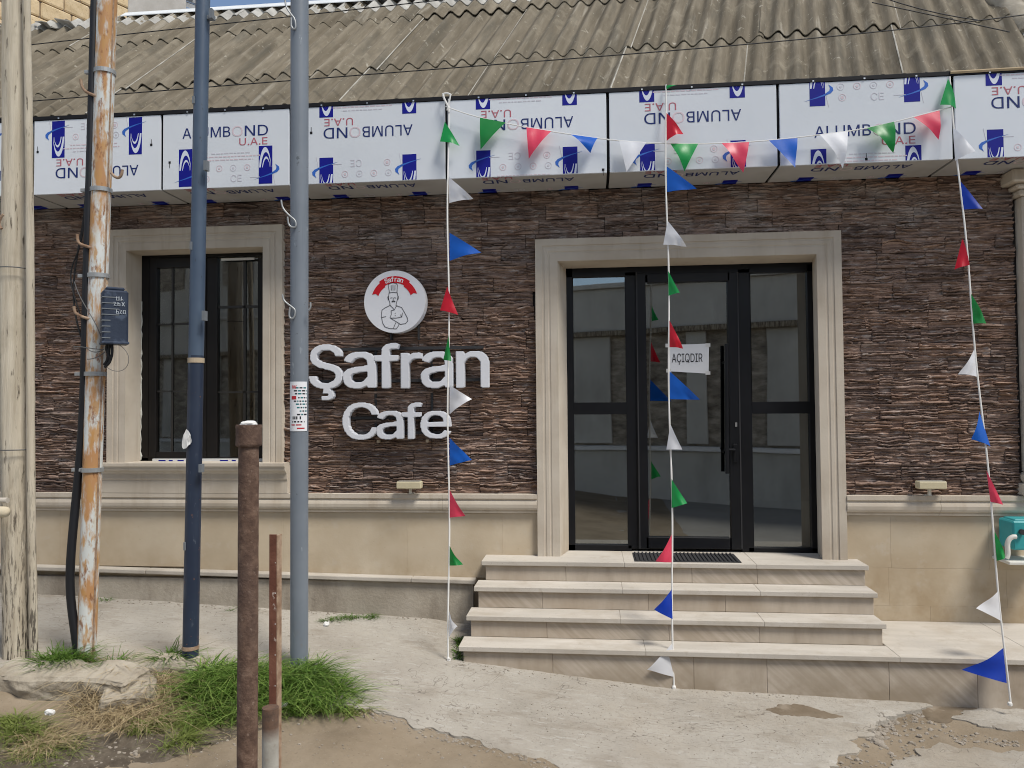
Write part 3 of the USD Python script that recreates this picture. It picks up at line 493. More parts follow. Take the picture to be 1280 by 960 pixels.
for z0 in (0,): bk.append(trimesh.Trimesh([(-6.2, 1.24, roof_z(1.17)), (7.2, 1.24, roof_z(1.17)), (7.2, 4, 3.4), (-6.2, 4, 3.4), (-6.2, 1.24, roof_z(1.17)-.03), (7.2, 1.24, roof_z(1.17)-.03), (7.2, 4, 3.37), (-6.2, 4, 3.37)], [(0, 1, 2), (0, 2, 3), (4, 6, 5), (4, 7, 6), (0, 3, 7), (0, 7, 4), (1, 5, 6), (1, 6, 2)], process=False))
part('back_roof', bk[0], 'asbestos', B)
# loose pale sheets lying at the left end of the ridge
k = 900
for (p, w, L, rz, ti) in (((45, 52), .42, .34, .5, .06), ((72, 42), .36, .30, .9, .10), ((95, 40), .3, .3, 1.15, .04)):
    c = at(*p, 1.12); m = trimesh.creation.box(extents=(w, L, .008)); m = m.subdivide().subdivide().subdivide(); v = m.vertices
    v[:, 2] += .018*np.cos(v[:, 0]*2*math.pi/.15); m.vertices = v; m.apply_transform(trimesh.transformations.euler_matrix(.35, ti, rz)); m.apply_translation(c+np.array([0, 0, .04])); part('broken_sheet', m, 'asbestos_pale', roof, smooth=40)
hip = bez([at(1236, -14, .75), at(1252, 6, .55), at(1268, 22, .35), at(1290, 45, .12)], 14)
part('mortar_ridge', rough(tube(hip, [.10]*14, 14), .035, 9, 4), 'mortar', B, smooth=60)

# fascia box of film-covered composite panels, with the print of the protective film
YF = -.45; ZF0, ZF1 = 3.553, 4.160
fx = [-5.58, -4.482, -3.38, -2.317, -1.078, .151, 1.392, 2.612, 3.83, 5.05, 6.27, 7.0]
fmode = [(True, .29), (True, .29), (False, .29), (True, .515), (True, .52), (True, .515), (False, .495), (True, .515), (True, .515), (False, .495), (True, .515)]
def film(voff, width, height):
    """The print, upright, panel-local (x from left, z from top downwards is negative); rows repeat every 0.617 m."""
    S = {'film_navy': [], 'film_blue': [], 'film_white': [], 'film_pale': [], 'film_pink': [], 'lines': [], 'text': []}
    cl = sbox(.0, -height, width, 0); dx = (width-.66-.11)/2
    for n in (-1, 0, 1):
        top = -(voff+n*.617)
        for x in (dx, dx+.66):
            R = sbox(x, top-.30, x+.11, top); e1 = affinity.scale(Point(x+.052, top-.215).buffer(1), .050, .205); e2 = affinity.scale(Point(x+.058, top-.255).buffer(1), .046, .205)
            e3 = affinity.scale(Point(x+.060, top-.23).buffer(1), .036, .145); e4 = affinity.scale(Point(x+.062, top-.25).buffer(1), .035, .148)
            arch = (e1.difference(e2)).union(e3.difference(e4)).intersection(sbox(x, top-.17, x+.11, top))
            sw = Polygon([(x-.035, top-.262), (x+.05, top-.235), (x+.105, top-.215), (x+.14, top-.19), (x+.145, top-.17), (x+.135, top-.145), (x+.165, top-.168), (x+.168, top-.19), (x+.15, top-.21), (x+.11, top-.226), (x+.05, top-.243)])
            S['film_navy'].append(R.difference(arch).difference(sw).intersection(cl)); S['film_white'].append(arch.difference(sw).intersection(cl))
            S['film_blue'].append(sw.intersection(cl))
            S['film_pale'].append(LineString([(x+.115, top-.21), (x+.134, top-.31)]).buffer(.0015).intersection(cl))
        xa = dx+.17
        for q, (a, b) in enumerate(((.10, .42), (.02, .50), (.04, .44))):
            s_ = a
            while s_ < b:                                   # small illegible print
                wl = random.uniform(.012, .04); S['film_pink' if q else 'film_pale'].append(sbox(xa+s_, top-.05-q*.026, xa+min(s_+wl, b), top-.042-q*.026).intersection(cl)); s_ += wl+.008
        for q in range(4): c0 = Point(xa+.05+q*.115, top-.165); S['film_pale' if q % 2 == 0 else 'film_pink'].append((c0.buffer(.026).difference(c0.buffer(.021))).union(c0.buffer(.009)).intersection(cl))
        for q in (0,): c0 = Point(xa+.06, top-.245); S['film_pink'].append((c0.buffer(.026).difference(c0.buffer(.022))).union(c0.buffer(.012)).intersection(cl))
        S['film_pale'].append(sbox(xa+.42, top-.247, xa+.50, top-.243).intersection(cl))
        for txt, x0, x1, z0, z1, m, bold in (('ALUMB', dx+.03, dx+.425, top-.165+.0, top-.085, 'film_text', False), ('ND', dx+.545, dx+.735, top-.165+.0, top-.085, 'film_text', False),
                                  ('O', dx+.44, dx+.528, top-.168, top-.082, 'film_pink', False), ('U.A.E', dx+.50, dx+.73, top-.069, top-.012, 'film_red', False), ('CE', xa+.26, xa+.35, top-.275, top-.22, 'film_pale', False)):
            if txt in ('ALUMB', 'ND', 'O'): z0, z1 = top+.085, top+.168
            elif txt == 'U.A.E': z0, z1 = top+.012, top+.069
            if z1 < 0 and z0 > -height: S['text'].append((txt, x0, x1, z0, z1, m))
    return S
def prints(par, S, x0, w, h, flip, plane):
    def place(m):                                          # panel-local (x, ., z) on plane y=0 -> world
        v = m.vertices.copy(); X_, D_, Z_ = v[:, 0], -v[:, 1], v[:, 2]
        if flip: X_, Z_ = w-X_, -h-Z_
        m.vertices = np.c_[x0+X_, YF-D_, ZF1+Z_] if plane == 'face' else np.c_[x0+X_, YF-(Z_), ZF0-.0026-D_]
        return m
    acc = {}
    for key in ('film_navy', 'film_blue', 'film_white', 'film_pale', 'film_pink'):
        gs = [p for p in S[key] if not p.is_empty]
        for g in (gs if key in ('film_navy', 'film_blue', 'film_white') else [unary_union(gs)] if gs else []):
            m = flat(g, 0.0, .0012 if key == 'film_navy' else .0014)
            if m is not None: acc.setdefault(key, []).append(place(m))
    for txt, a, b, z0, z1, m_ in S['text']:
        m = text_at(txt, a, b, z0, z1, 0.0, .0016, False); acc.setdefault(m_, []).append(place(m))
    names = {'film_navy': 'logo_block', 'film_blue': 'logo_swoosh', 'film_white': 'logo_arch', 'film_pale': 'faint_print', 'film_pink': 'small_print', 'film_text': 'lettering', 'film_red': 'lettering'}
    for key, ms in acc.items():
        if names[key] in ('faint_print', 'small_print'): part(names[key], cat(*ms), key, par, kind='stuff')
        else: each(names[key], ms, key, par)
for i in range(len(fx)-1):
    a, b = fx[i]+.011, fx[i+1]-.011; flip, vo = fmode[i]
    p = part('fascia_panel', bx(a, b, YF, YF+.02, ZF0, ZF1-.004, .002), 'film', B)
    prints(p, film(vo, b-a, ZF1-ZF0-.004), a, b-a, ZF1-ZF0-.004, flip, 'face')
    s = part('soffit_panel', bx(a, b, YF+.022, -.034, ZF0-.002, ZF0+.014, .002), 'film_shaded', B)
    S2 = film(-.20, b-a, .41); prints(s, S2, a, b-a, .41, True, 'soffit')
    # screws
    each('screw', [bx(a+d*(b-a)-.006, a+d*(b-a)+.006, YF-.010, YF-.004, ZF1+.001, ZF1+.012) for d in (.2, .5, .8)], 'chrome', p)
for x, y, up in ((47, 190, 1), (189, 181, 1), (212, 203, -1), (389, 166, 1), (1083, 199, 1), (754, 212, -1)):
    a = at(x, y, YF-.002); part('screw_mark', cat(bx(a[0]-.009, a[0]+.009, YF-.002, YF-.0006, a[2]-.009, a[2]+.009), bx(a[0]-.002, a[0]+.002, YF-.002, YF-.0006, a[2]+.009*up, a[2]+.045*up)), 'gutter', B)
part('fascia_core', bx(-5.58, 7.0, YF+.024, -.03, ZF0+.02, ZF1-.03), 'gutter', B)
part('gutter_edge', bx(-5.58, 7.0, YF-.006, YF+.05, ZF1-.002, ZF1+.030, .003), 'gutter', B)
part('gutter_board', tube([at(1188, 90.5, YF-.01), at(1300, 84, YF-.01)], .011, 4), 'interior_timber', B)
# pilaster at the right edge
part('pilaster', cat(bx(3.245, 3.8, -.10, .01, 1.28, 3.36, .008), bx(3.20, 3.85, -.14, .01, 1.108, 1.20, .01), bx(3.22, 3.83, -.12, .01, 1.20, 1.28, .02)), 'limestone', B)
part('stucco_bay', bx(3.70, 7.0, -.03, .011, 1.107, 3.548), 'limestone', B)
part('pilaster_capital', cat(bx(3.22, 3.84, -.12, .012, 3.36, 3.41, .012), bx(3.19, 3.87, -.145, .011, 3.41, 3.45, .015), bx(3.14, 3.91, -.19, .012, 3.45, 3.548, .012)), 'limestone', B)

# ---------------------------------------------------------------- entrance steps
ST = thing('entrance_steps', 'wide flight of four pale stone steps leading up to the black glass door', 'steps', (0, 0, 0))
nos = .025
fronts = [(-.28, .615, -.855, 2.022), (-.48, .463, -.885, 2.01), (-.69, .304, -.91, 1.99), (-.90, .150, -.93, 7.0)]
back = .2
for i, (yf, z, x0, x1) in enumerate(fronts):
    yb = .22 if i == 0 else fronts[i-1][0]+nos+.004
    cuts = [x0, x0+(x1-x0)*.38, x0+(x1-x0)*.72, x1] if i < 3 else [x0, .35, 1.992, 2.9, 4.3, 5.6, x1]
    for a, b in zip(cuts[:-1], cuts[1:]):
        ybb = yb
        m = bx(a+.0004, b-.0004, yf, ybb, z-.034, z, .003)
        if i == 3 and a >= 1.9: m = bx(a+.0004, b-.0004, yf, -.034, z-.034, z, .003)
        part('tread', m, 'tread_stone', ST)
    zb = fronts[i+1][1] if i < 3 else -.35
    x = x0+.03; e = x1-.02; j = 0
    while x < e-.05:
        w = [.62, .95, .48, .78, .55, .86][(i*2+j) % 6]; x2 = min(x+w, e); x2 = e if e-x2 < .25 else x2
        part('riser', bx(x+.0006, x2-.0006, yf+nos, yf+nos+.03, zb+.001, z-.035, .003), 'riser_stone_diagonal' if (i*3+j) % 5 in (2, 3) or (i >= 2 and 2 > j > 0) else 'riser_stone', ST); x = x2; j += 1
    part('core', bx(x0+.032, x1-.022, yf+nos+.031, -.036 if i else .2, zb-.05, z-.036), 'low_wall', ST)

# ---------------------------------------------------------------- things on the wall
def lettering():
    t = thing('cafe_name_sign', 'raised white letters reading Safran Cafe on the dark stone wall', 'sign', at(493, 500, -.1))
    YL = -.13; dep = .055
    rowsL = [('\u015e', 386, 428, 430, 500.5), ('a', 428.5, 469.5, 439.5, 486), ('f', 467.5, 499, 428.5, 485.5), ('r', 501, 527, 440, 485.5), ('a', 526, 566, 439, 485.5), ('n', 570, 611, 438.5, 485),
             ('C', 428, 472, 503, 550), ('a', 470, 504, 513.5, 549.5), ('f', 502, 527, 503, 549), ('e', 525.5, 563.5, 513.5, 549)]
    for ch, x0, x1, y0, y1 in rowsL:
        a, b = at(x0, y1, YL), at(x1, y0, YL)
        m = glyph(ch, a[0], b[0], a[2], b[2], YL+dep, dep, .0052)
        lp = part('letter', m, 'letter_white', t, label=f'white letter {ch}')
        v = m.vertices; 
    for y in (436, 476): part('mounting_rail', bx(at(400, y, -.02)[0], at(605, y, -.02)[0], -.062, -.036, at(500, y, -.02)[2]-.012, at(500, y, -.02)[2]+.012), 'sign_bracket', t)
    for y in (522, 541): part('mounting_rail', bx(at(440, y, -.02)[0], at(558, y, -.02)[0], -.062, -.036, at(500, y, -.02)[2]-.012, at(500, y, -.02)[2]+.012), 'sign_bracket', t)
    for x in (470, 540): part('mounting_post', bx(at(x, 450, -.02)[0]-.01, at(x, 450, -.02)[0]+.01, -.035, -.03, at(x, 545, 0)[2], at(x, 435, 0)[2]), 'sign_bracket', t)
    for x, y in ((473, 551.5), (534, 551)): part('rail_end', pbox(x-1.5, y-1.5, x+1.5, y+2, -.09, -.10, -.06), 'tan_band', t)
lettering()
def emblem():
    YE = -.16; c = at(493.2, 377, YE); rx = .5*(at(531.5, 377, YE)[0]-at(455, 377, YE)[0]); rz = .5*(at(493, 338, YE)[2]-at(493, 416, YE)[2]); R = (rx+rz)/2
    t = thing('round_sign', 'round white sign with a red ribbon and a line-drawn chef', 'sign', c)
    th = np.linspace(0, 2*math.pi, 73)[:-1]
    d = cat(flat(Polygon([(c[0]+R*math.cos(a), c[2]+R*math.sin(a)) for a in th]), YE+.09, .09)); part('disc', d, 'letter_white', t, smooth=30)
    L = lambda X_, Y_: (c[0]+(X_-500)/372*R, c[2]+(500-Y_)/382*R)
    arc = lambda r, a0, a1, n=16, oy=0: [(c[0]+R*r*math.cos(a), c[2]+R*(r*math.sin(a)+oy)) for a in np.radians(np.linspace(a0, a1, n))]
    rib = Polygon(arc(.82, 128, 52)+arc(.60, 52, 128)); tl = Polygon(arc(.77, 162, 122, 10)+arc(.56, 122, 160, 10)+[arc(.67, 157, 156, 2)[0]]); tr = Polygon(arc(.56, 20, 58, 10)+arc(.77, 58, 18, 10)+[arc(.67, 23, 22, 2)[0]])
    part('ribbon', flat(unary_union([rib, tl.buffer(0), tr.buffer(0)]), YE-.0, .002), 'emblem_red', t)
    ms = []
    for i, ch in enumerate('Safran'):
        a = math.radians(90+21.5-i*8.2); m = meshkit.text_mesh(ch, R*.15, .001, True); v = m.vertices.copy(); v[:, 0] -= (v[:, 0].min()+v[:, 0].max())/2
        ca, sa = math.cos(a-math.pi/2), math.sin(a-math.pi/2); r0 = R*.645; X_ = v[:, 0]*ca-(v[:, 1]+r0)*sa; Z_ = v[:, 0]*sa+(v[:, 1]+r0)*ca
        m.vertices = np.c_[c[0]+X_, YE-.002-v[:, 2], c[2]+Z_]; ms.append(m)
    part('lettering', cat(*ms), 'letter_white', t)
    lines = [[(440, 392), (424, 292), (446, 276), (485, 268), (524, 280), (536, 296), (530, 392), (486, 384), (440, 392)], [(460, 300), (463, 360)], [(482, 295), (483, 362)], [(507, 300), (505, 360)],
             [(434, 392), (428, 440), (432, 478), (442, 505), (446, 545)], [(534, 392), (542, 440), (534, 480), (524, 515), (518, 548)], [(428, 430), (418, 440), (424, 475), (432, 478)], [(542, 430), (550, 442), (544, 472), (535, 478)],
             [(452, 455), (472, 452)], [(496, 452), (515, 456)], [(486, 455), (484, 480)], [(446, 545), (478, 575), (498, 602), (524, 552)], [(446, 540), (462, 560)], [(444, 545), (384, 574), (347, 600), (340, 680), (356, 760), (382, 806), (432, 826), (520, 834), (546, 800), (556, 770)],
             [(524, 550), (586, 574), (618, 630), (654, 700), (662, 738), (634, 770), (572, 780), (520, 745), (452, 702), (445, 690), (462, 655), (458, 610), (498, 602)], [(452, 700), (520, 702), (582, 690), (576, 660)], [(596, 640), (588, 690)], [(350, 690), (395, 680)], [(484, 832), (500, 790), (514, 760)], [(508, 640), (508, 645)], [(508, 668), (508, 673)]]
    g = unary_union([LineString([L(*p) for p in l]).buffer(R*.0085) for l in lines]+[Polygon([L(*p) for p in ((462, 500), (474, 488), (486, 486), (500, 488), (512, 500), (500, 508), (486, 502), (474, 508))])])
    part('chef_drawing', flat(g, YE, .002), 'emblem_line', t)
    each('wall_bracket', (*[bx(c[0]+dx-.012, c[0]+dx+.012, YE+.091, -.03, c[2]-.08, c[2]+.08) for dx in (-.1, .1)], bx(c[0]-.055, c[0]-.045, -.1, -.03, c[2]-R-.05, c[2]-.05), bx(c[0]+.17, c[0]+.18, -.08, -.03, c[2]-R-.05, c[2]-.05)), 'sign_bracket', t)
emblem()
for x, y, lab in ((512.5, 606, 'beige floodlight on the cornice left of the door, below the cafe letters'), (1162.5, 606, 'beige floodlight on the cornice right of the door')):
    c = at(x, y, -.10); t = thing('floodlight', lab, 'floodlight', (c[0], -.06, ZC), group='floodlights on the cornice')
    hd = bx(c[0]-.10, c[0]+.10, -.155, -.075, c[2]-.027, c[2]+.030, .006); part('housing', hd, 'lamp_beige', t)
    part('lens', bx(c[0]-.088, c[0]+.088, -.15, -.08, c[2]+.0301, c[2]+.034), 'lamp_glass', t)
    part('stem', cat(bx(c[0]-.009, c[0]+.009, -.10, -.075, ZC+.006, c[2]-.026), bx(c[0]-.03, c[0]+.03, -.105, -.065, c[2]-.034, c[2]-.027)), 'pipe_white', t)
    part('base', bx(c[0]-.022, c[0]+.022, -.08, -.03, ZC+.0005, ZC+.006), 'pipe_white', t)
# gas meter
c = at(1276, 668, -.2); t = thing('gas_meter', 'turquoise gas meter on a shelf at the right end of the plinth', 'meter', (c[0], -.03, .9))
part('body', cat(bx(c[0]-.085, c[0]+.12, -.26, -.06, c[2]-.105, c[2]+.105, .012), bx(c[0]-.06, c[0]+.10, -.24, -.08, c[2]+.10, c[2]+.115, .006)), 'teal_paint', t)
part('shelf', bx(c[0]-.12, c[0]+.2, -.27, -.03, at(1270, 702, -.2)[2]-.012, at(1270, 702, -.2)[2]+.012, .004), 'pipe_white', t)
part('pipe', tube(bez([at(1270, 671, -.3), at(1264, 672, -.3), at(1260, 677, -.3), at(1259.5, 686, -.3), at(1258, 698, -.3)], 14), .017, 10), 'pipe_white', t, smooth=60)
part('cap', tube([c+np.array([-.03, -.065, .03]), c+np.array([-.03, -.09, .03])], .02, 12), 'sign_bracket', t)
# open sign on the door
t = thing('open_notice', 'white paper notice with black letters taped inside the door glass', 'notice', at(861, 448, YD+.01))
pp = [at(836, 431, YD+.012), at(886.5, 429.5, YD+.012), at(886, 467, YD+.012), at(835.5, 464, YD+.012)]
part('sheet', flat(Polygon([(p[0], p[2]) for p in pp]), YD+.018, .0012), 'paper', t)
a, b = at(840, 454, YD+.012), at(878, 441.5, YD+.012)
part('lettering', text_at('A\u00c7IQDIR', a[0], b[0], a[2]-.012, b[2], YD+.0155, .001), 'ink', t)
each('tape', [pbox(x-3, y-2, x+3, y+2.5, YD+.01, YD+.0150, YD+.0158, 0) for x, y in ((835, 431.5), (885, 431), (836, 463), (885, 466))], 'scrap_white', t)
# mat
q = [atz(793, 698.5, .63), atz(925, 699, .63), atz(921, 686, .63), atz(800, 686, .63)]
t = thing('door_mat', 'black ribbed rubber mat on the top step at the door', 'mat', q[0])
yb_, yf_ = -.235, .10
part('base', bx(q[0][0], q[1][0], yf_, yb_, .6155, .622, .002), 'mat_rubber', t)
each('rib', [bx(x, x+.012, yf_-.01, yb_+.01, .622, .631, .002) for x in np.arange(q[0][0]+.012, q[1][0]-.015, .03)], 'mat_rubber', t)
# inside the window
t = single('curtain', (lambda m: m)(trimesh.Trimesh(*meshkit.arrays(((lambda U, V: np.c_[U.ravel(), (.178+.008*np.sin(U*55)).ravel(), V.ravel()])(*np.meshgrid(np.linspace(at(190, 400, .178)[0], at(218, 400, .178)[0], 40), np.linspace(1.37, 3.2, 3), indexing='ij')), np.array([(i*3+j, (i+1)*3+j, (i+1)*3+j+1, i*3+j+1) for i in range(39) for j in range(2)])))[:2], process=False)), 'curtain', 'white curtain hanging behind the left pane of the window', 'curtain', smooth=True)
c = at(286, 571, .2); g = []
for r in (.075, .06, .045): g.append([(c[0]+r*math.cos(a)*1.0, .235, c[2]+.07+r*1.25*math.sin(a)) for a in np.linspace(0, math.pi, 16)])
lat = [tube([(p[0][0], .235, c[2])]+p+[(p[-1][0], .235, c[2])], .004, 6) for p in g]+[tube([(c[0]+d, .235, c[2]), (c[0]+d*1.4, .235, c[2]+.13)], .003, 6) for d in (-.03, -.012, .012, .03)]
single('lattice_ornament', cat(*lat), 'galvanised', 'small grey arched lattice ornament behind the right window pane', 'ornament')

# ---------------------------------------------------------------- poles and posts
def pole(px_top, px_bot, Yp, r0, r1, n=28, rings=30, wob=0.0, seed=0, zb=None, sides=1.0):
    a = at(*px_top, Yp); b = at(*px_bot, Yp); d = (a-b)/(a[2]-b[2]); a = b+d*(a[2]+.5-b[2]); b2 = b+d*((zb if zb is not None else b[2]-.25)-b[2])
    t = np.linspace(0, 1, rings); P = b2+(a-b2)*t[:, None]
    if wob: P[:, 0] += wob*(fbm(np.c_[t*4, t*0, t*0+seed], 3, seed)-.5); 
    return P, tube(P, r1+(r0-r1)*t, n)
WP_, wpm = pole((16.5, 0), (20, 832), -1.45, .069, .088, wob=.03, seed=3, rings=90)
v = wpm.vertices; ctr = np.array([np.interp(v[:, 2], WP_[:, 2], WP_[:, k]) for k in range(2)]).T; dd = v[:, :2]-ctr; rr = np.linalg.norm(dd, axis=1, keepdims=True)+1e-9
an = np.arctan2(dd[:, 1], dd[:, 0]); nn = fbm(np.c_[np.cos(an)*3.4, np.sin(an)*3.4, v[:, 2]*.5], 4, 12)-.5; crack = -np.clip(.04-np.abs(nn), 0, 1)/.04*.010
v[:, :2] = ctr+dd/rr*(rr+(nn*.012+crack)[:, None]); wpm.vertices = v
t = thing('wooden_pole', 'weathered wooden utility pole with split grain at the far left', 'utility pole', (WP_[0][0], -1.45, .1))
part('shaft', wpm, 'wood_pole', t, smooth=60)
sp, sm = pole((33.5, 0), (42, 828), -1.50, .024, .026, n=12, wob=.025, seed=8, rings=40); part('side_batten', rough(sm, .004, 20, 2), 'wood_pole', t, smooth=60)
each('strap', [tube([np.array([WP_[0][0]+(z-.1)*.0+.10*math.cos(a)+np.interp(z, WP_[:, 2], WP_[:, 0])-WP_[0][0]+.015, -1.465+.095*math.sin(a), z]) for a in np.linspace(0, 2*math.pi, 20)], .004, 5) for z in (2.75, 1.55)], 'wire_grey', t)
part('rusty_hook', tube(bez(pts_at([(4, 268), (1, 272), (-1, 280), (2, 286)], -1.56), 10), .009, 8), 'rust_bar', t)

WHP, m = pole((134, 0), (108, 826), -1.42, .0625, .0575, rings=40)
t = thing('rusty_white_pole', 'leaning white steel pole streaked with orange rust', 'pole', (WHP[0][0], -1.42, .15))
part('shaft', m, 'white_paint_rust', t, smooth=60)
def onpole(P, z): return np.array([np.interp(z, P[:, 2], P[:, k]) for k in range(3)])
def zpx(y, x, Yp): return at(x, y, Yp)[2]
for y in (86, 235, 343, 467, 588): c = onpole(WHP, zpx(y, 120, -1.48)); part('clamp', tube([c-(0, 0, .014), c+(0, 0, .014)], .068, 24), 'galvanised', t); part('clamp_ear', bx(c[0]-.13, c[0]-.06, c[1]-.03, c[1]+.0, c[2]-.012, c[2]+.012, .003), 'galvanised', t)
for hk in ([(128, 124), (120, 120), (107, 115), (102, 108), (101, 99)], [(120, 311), (112, 309), (99, 305), (97, 300), (96.5, 293)], [(118, 399), (108, 398), (96, 393), (93, 389), (92.5, 383)], [(139, 216), (142, 220), (148, 223), (152, 219), (153, 212)]):
    part('rung', tube(chk(pts_at(hk, -1.47)), .0095, 8), 'rust_bar', t, smooth=60)
part('weld_seam', tube(WHP+np.array([.058, -.02, 0]), .006, 6), 'rust_bar', t)
cb = bez([at(119.5, -30, -1.44), at(117, 60, -1.44), at(112, 235, -1.44), at(107.5, 390, -1.44), at(101, 560, -1.43), at(95, 625, -1.43), at(89, 690, -1.45), at(88, 740, -1.45), at(93, 785, -1.45), at(97, 820, -1.44)], 60)
single('black_conduit', tube(cb, .027, 14), 'black_rubber', 'thick black cable conduit strapped to the white rusty pole', 'cable', smooth=True)

# junction box
Yb = -1.53; c = at(143, 397, Yb)
t = thing('junction_box', 'dark navy junction box with chalk marks on the white pole', 'junction box', c)
h = (at(143, 365, Yb)[2]-at(143, 431, Yb)[2])/2
def rz(m, a): m.apply_transform(trimesh.transformations.rotation_matrix(a, (0, 0, 1))); return m
bxm = rz(bx(-.075, .075, -.06, .06, -h, h, .012), math.radians(40)); bxm.apply_translation(c); part('housing', bxm, 'box_navy', t, smooth=30)
cp = rz(bx(-.055, .055, -.045, .045, h, h+.022, .008), math.radians(40)); cp.apply_translation(c); part('lid', cp, 'box_navy', t)
ribs = []
for k_, z in enumerate(np.linspace(h*.72, -h*.8, 8)): ribs.append(bx(-.0775, -.074, -.055, .03, z-.003, z+.003)); ribs.append(bx(-.0775, .02 if k_ < 4 else -.03, -.0625, -.058, z-.003, z+.003))
rb = rz(cat(*ribs), math.radians(40)); rb.apply_translation(c); part('rib', rb, 'bracket_grey', t, kind='stuff')
fl = rz(cat(bx(-.08, .08, -.066, .066, -h-.004, -h+.012, .004)), math.radians(40)); fl.apply_translation(c); part('flange', fl, 'box_navy', t)
marks = [[(.005, .09), (.005, .065), (.018, .065), (.018, .09)], [(.032, .09), (.03, .062)], [(.03, .075), (.043, .068)], [(-.012, .052), (.0, .052), (-.01, .03), (.004, .03)], [(.012, .055), (.012, .03), (.024, .03), (.024, .045), (.012, .045)], [(.034, .055), (.05, .03)], [(.05, .055), (.036, .03)],
         [(.004, .005), (.004, -.02), (.015, -.02), (.015, -.006), (.004, -.006)], [(.022, .003), (.034, .003), (.024, -.02), (.036, -.02)], [(.043, .003), (.055, .003), (.055, -.02), (.043, -.02), (.043, .003)]]
mk = [tube([(x-.0, -.0625, z+.04) for x, z in l], .0022, 5) for l in marks]; mk = rz(cat(*mk), math.radians(40)); mk.apply_translation(c); part('chalk_mark', mk, 'scribble', t, kind='stuff')
for pth in ([(137, 431), (136, 440), (134, 450), (130, 456)], [(140, 431), (140, 442), (137, 452), (131, 459)], [(134, 431), (134, 440), (137, 446), (133, 457)]): part('cable', tube(bez(pts_at(pth, Yb), 14), .009, 8), 'cable_black', t, smooth=60)
each('loose_wire', (tube(bez(pts_at([(146, 430), (156, 437), (161, 450), (156, 461), (146, 464), (134, 459)], Yb), 24), .002, 5), tube(bez(pts_at([(92, 433), (104, 434), (118, 436), (130, 437)], Yb), 12), .003, 5), tube(bez(pts_at([(108, 435), (118, 440), (128, 438)], Yb), 12), .003, 5), tube(bez(pts_at([(109, 449), (120, 447), (131, 440)], Yb), 12), .003, 5), tube(bez(pts_at([(93, 352), (108, 385), (119, 404), (128, 428)], Yb), 16), .003, 5)), 'wire_grey', t)
single('hanging_wire', cat(tube(bez(pts_at([(108, 236), (105, 270), (99, 310), (89, 338), (96, 380), (103, 425)], -1.40), 24), .0045, 6), tube(bez(pts_at([(107, 240), (100, 300), (92, 360), (98, 410), (112, 445)], -1.39), 24), .006, 6)), 'cable_black', 'thin black wires hanging loose left of the white pole', 'wire')

DB, m = pole((253.5, 0), (238, 822), -1.38, .0455, .0505, rings=40)
t = thing('dark_blue_pole', 'dark blue steel pole with a tan band, in front of the window', 'pole', (DB[0][0], -1.38, .15))
zs = at(246, 452, -1.43)[2]; tc = m.triangles_center[:, 2]
part('lower_shaft', m.submesh([np.nonzero(tc <= zs)[0]], append=True), 'dark_blue_paint', t, smooth=60); part('upper_shaft', m.submesh([np.nonzero(tc > zs)[0]], append=True), 'slate_blue_paint', t, smooth=60)
def ring(P, y, x, Yp, r, hh): c = onpole(P, zpx(y, x, Yp)); return tube([c-(0, 0, hh), c+(0, 0, hh)], r, 24)
part('tan_band', ring(DB, 450, 246, -1.43, .0525, .016), 'tan_band', t); part('rust_band', ring(DB, 812, 238, -1.43, .053, .012), 'rust_bar', t)
each('bracket', (pbox(241.5, 16, 264, 21, -1.43, -1.40, -1.37), pbox(240, 120, 243, 129, -1.43, -1.43, -1.40), pbox(255, 389, 258.5, 401, -1.43, -1.46, -1.42), pbox(237, 302, 240, 312, -1.43, -1.43, -1.40), pbox(251, 580, 254.5, 590, -1.43, -1.46, -1.42), pbox(229, 678, 232, 688, -1.43, -1.43, -1.40), pbox(261, 10, 265, 22, -1.43, -1.43, -1.4), pbox(257, 202, 261, 214, -1.43, -1.46, -1.42)), 'bracket_grey', t)
part('paper_scrap', rough(trimesh.Trimesh(pts_at([(233, 537), (226.5, 552), (229, 562), (234, 560), (240, 553), (239, 545), (236, 540)], -1.44), [(0, 1, 2), (0, 2, 3), (0, 3, 4), (0, 4, 5), (0, 5, 6)], process=False).subdivide().subdivide(), .012, 30, 5), 'scrap_white', t)

GP_, m = pole((374.5, 0), (374, 830), -1.28, .0595, .0575, rings=40)
t = thing('grey_pole', 'light grey-blue steel pole carrying wire hooks and a pasted notice', 'pole', (GP_[0][0], -1.28, .1))
part('shaft', m, 'grey_blue_paint', t, smooth=60)
for hk in ([(356, -6), (357, 8), (363, 17), (369, 24), (370, 37), (364, 35), (364, 22)], [(351.5, 250), (353, 260), (361, 269), (370, 276), (370, 285), (361, 283), (359.5, 271)], [(353, 368), (354.5, 376), (364, 383), (370, 388), (367, 399), (361, 397), (362.5, 384)], [(386, 388), (388.5, 384), (388, 378)]):
    part('hook', tube(chk(pts_at(hk, -1.35)), .006, 8), 'galvanised', t, smooth=60)
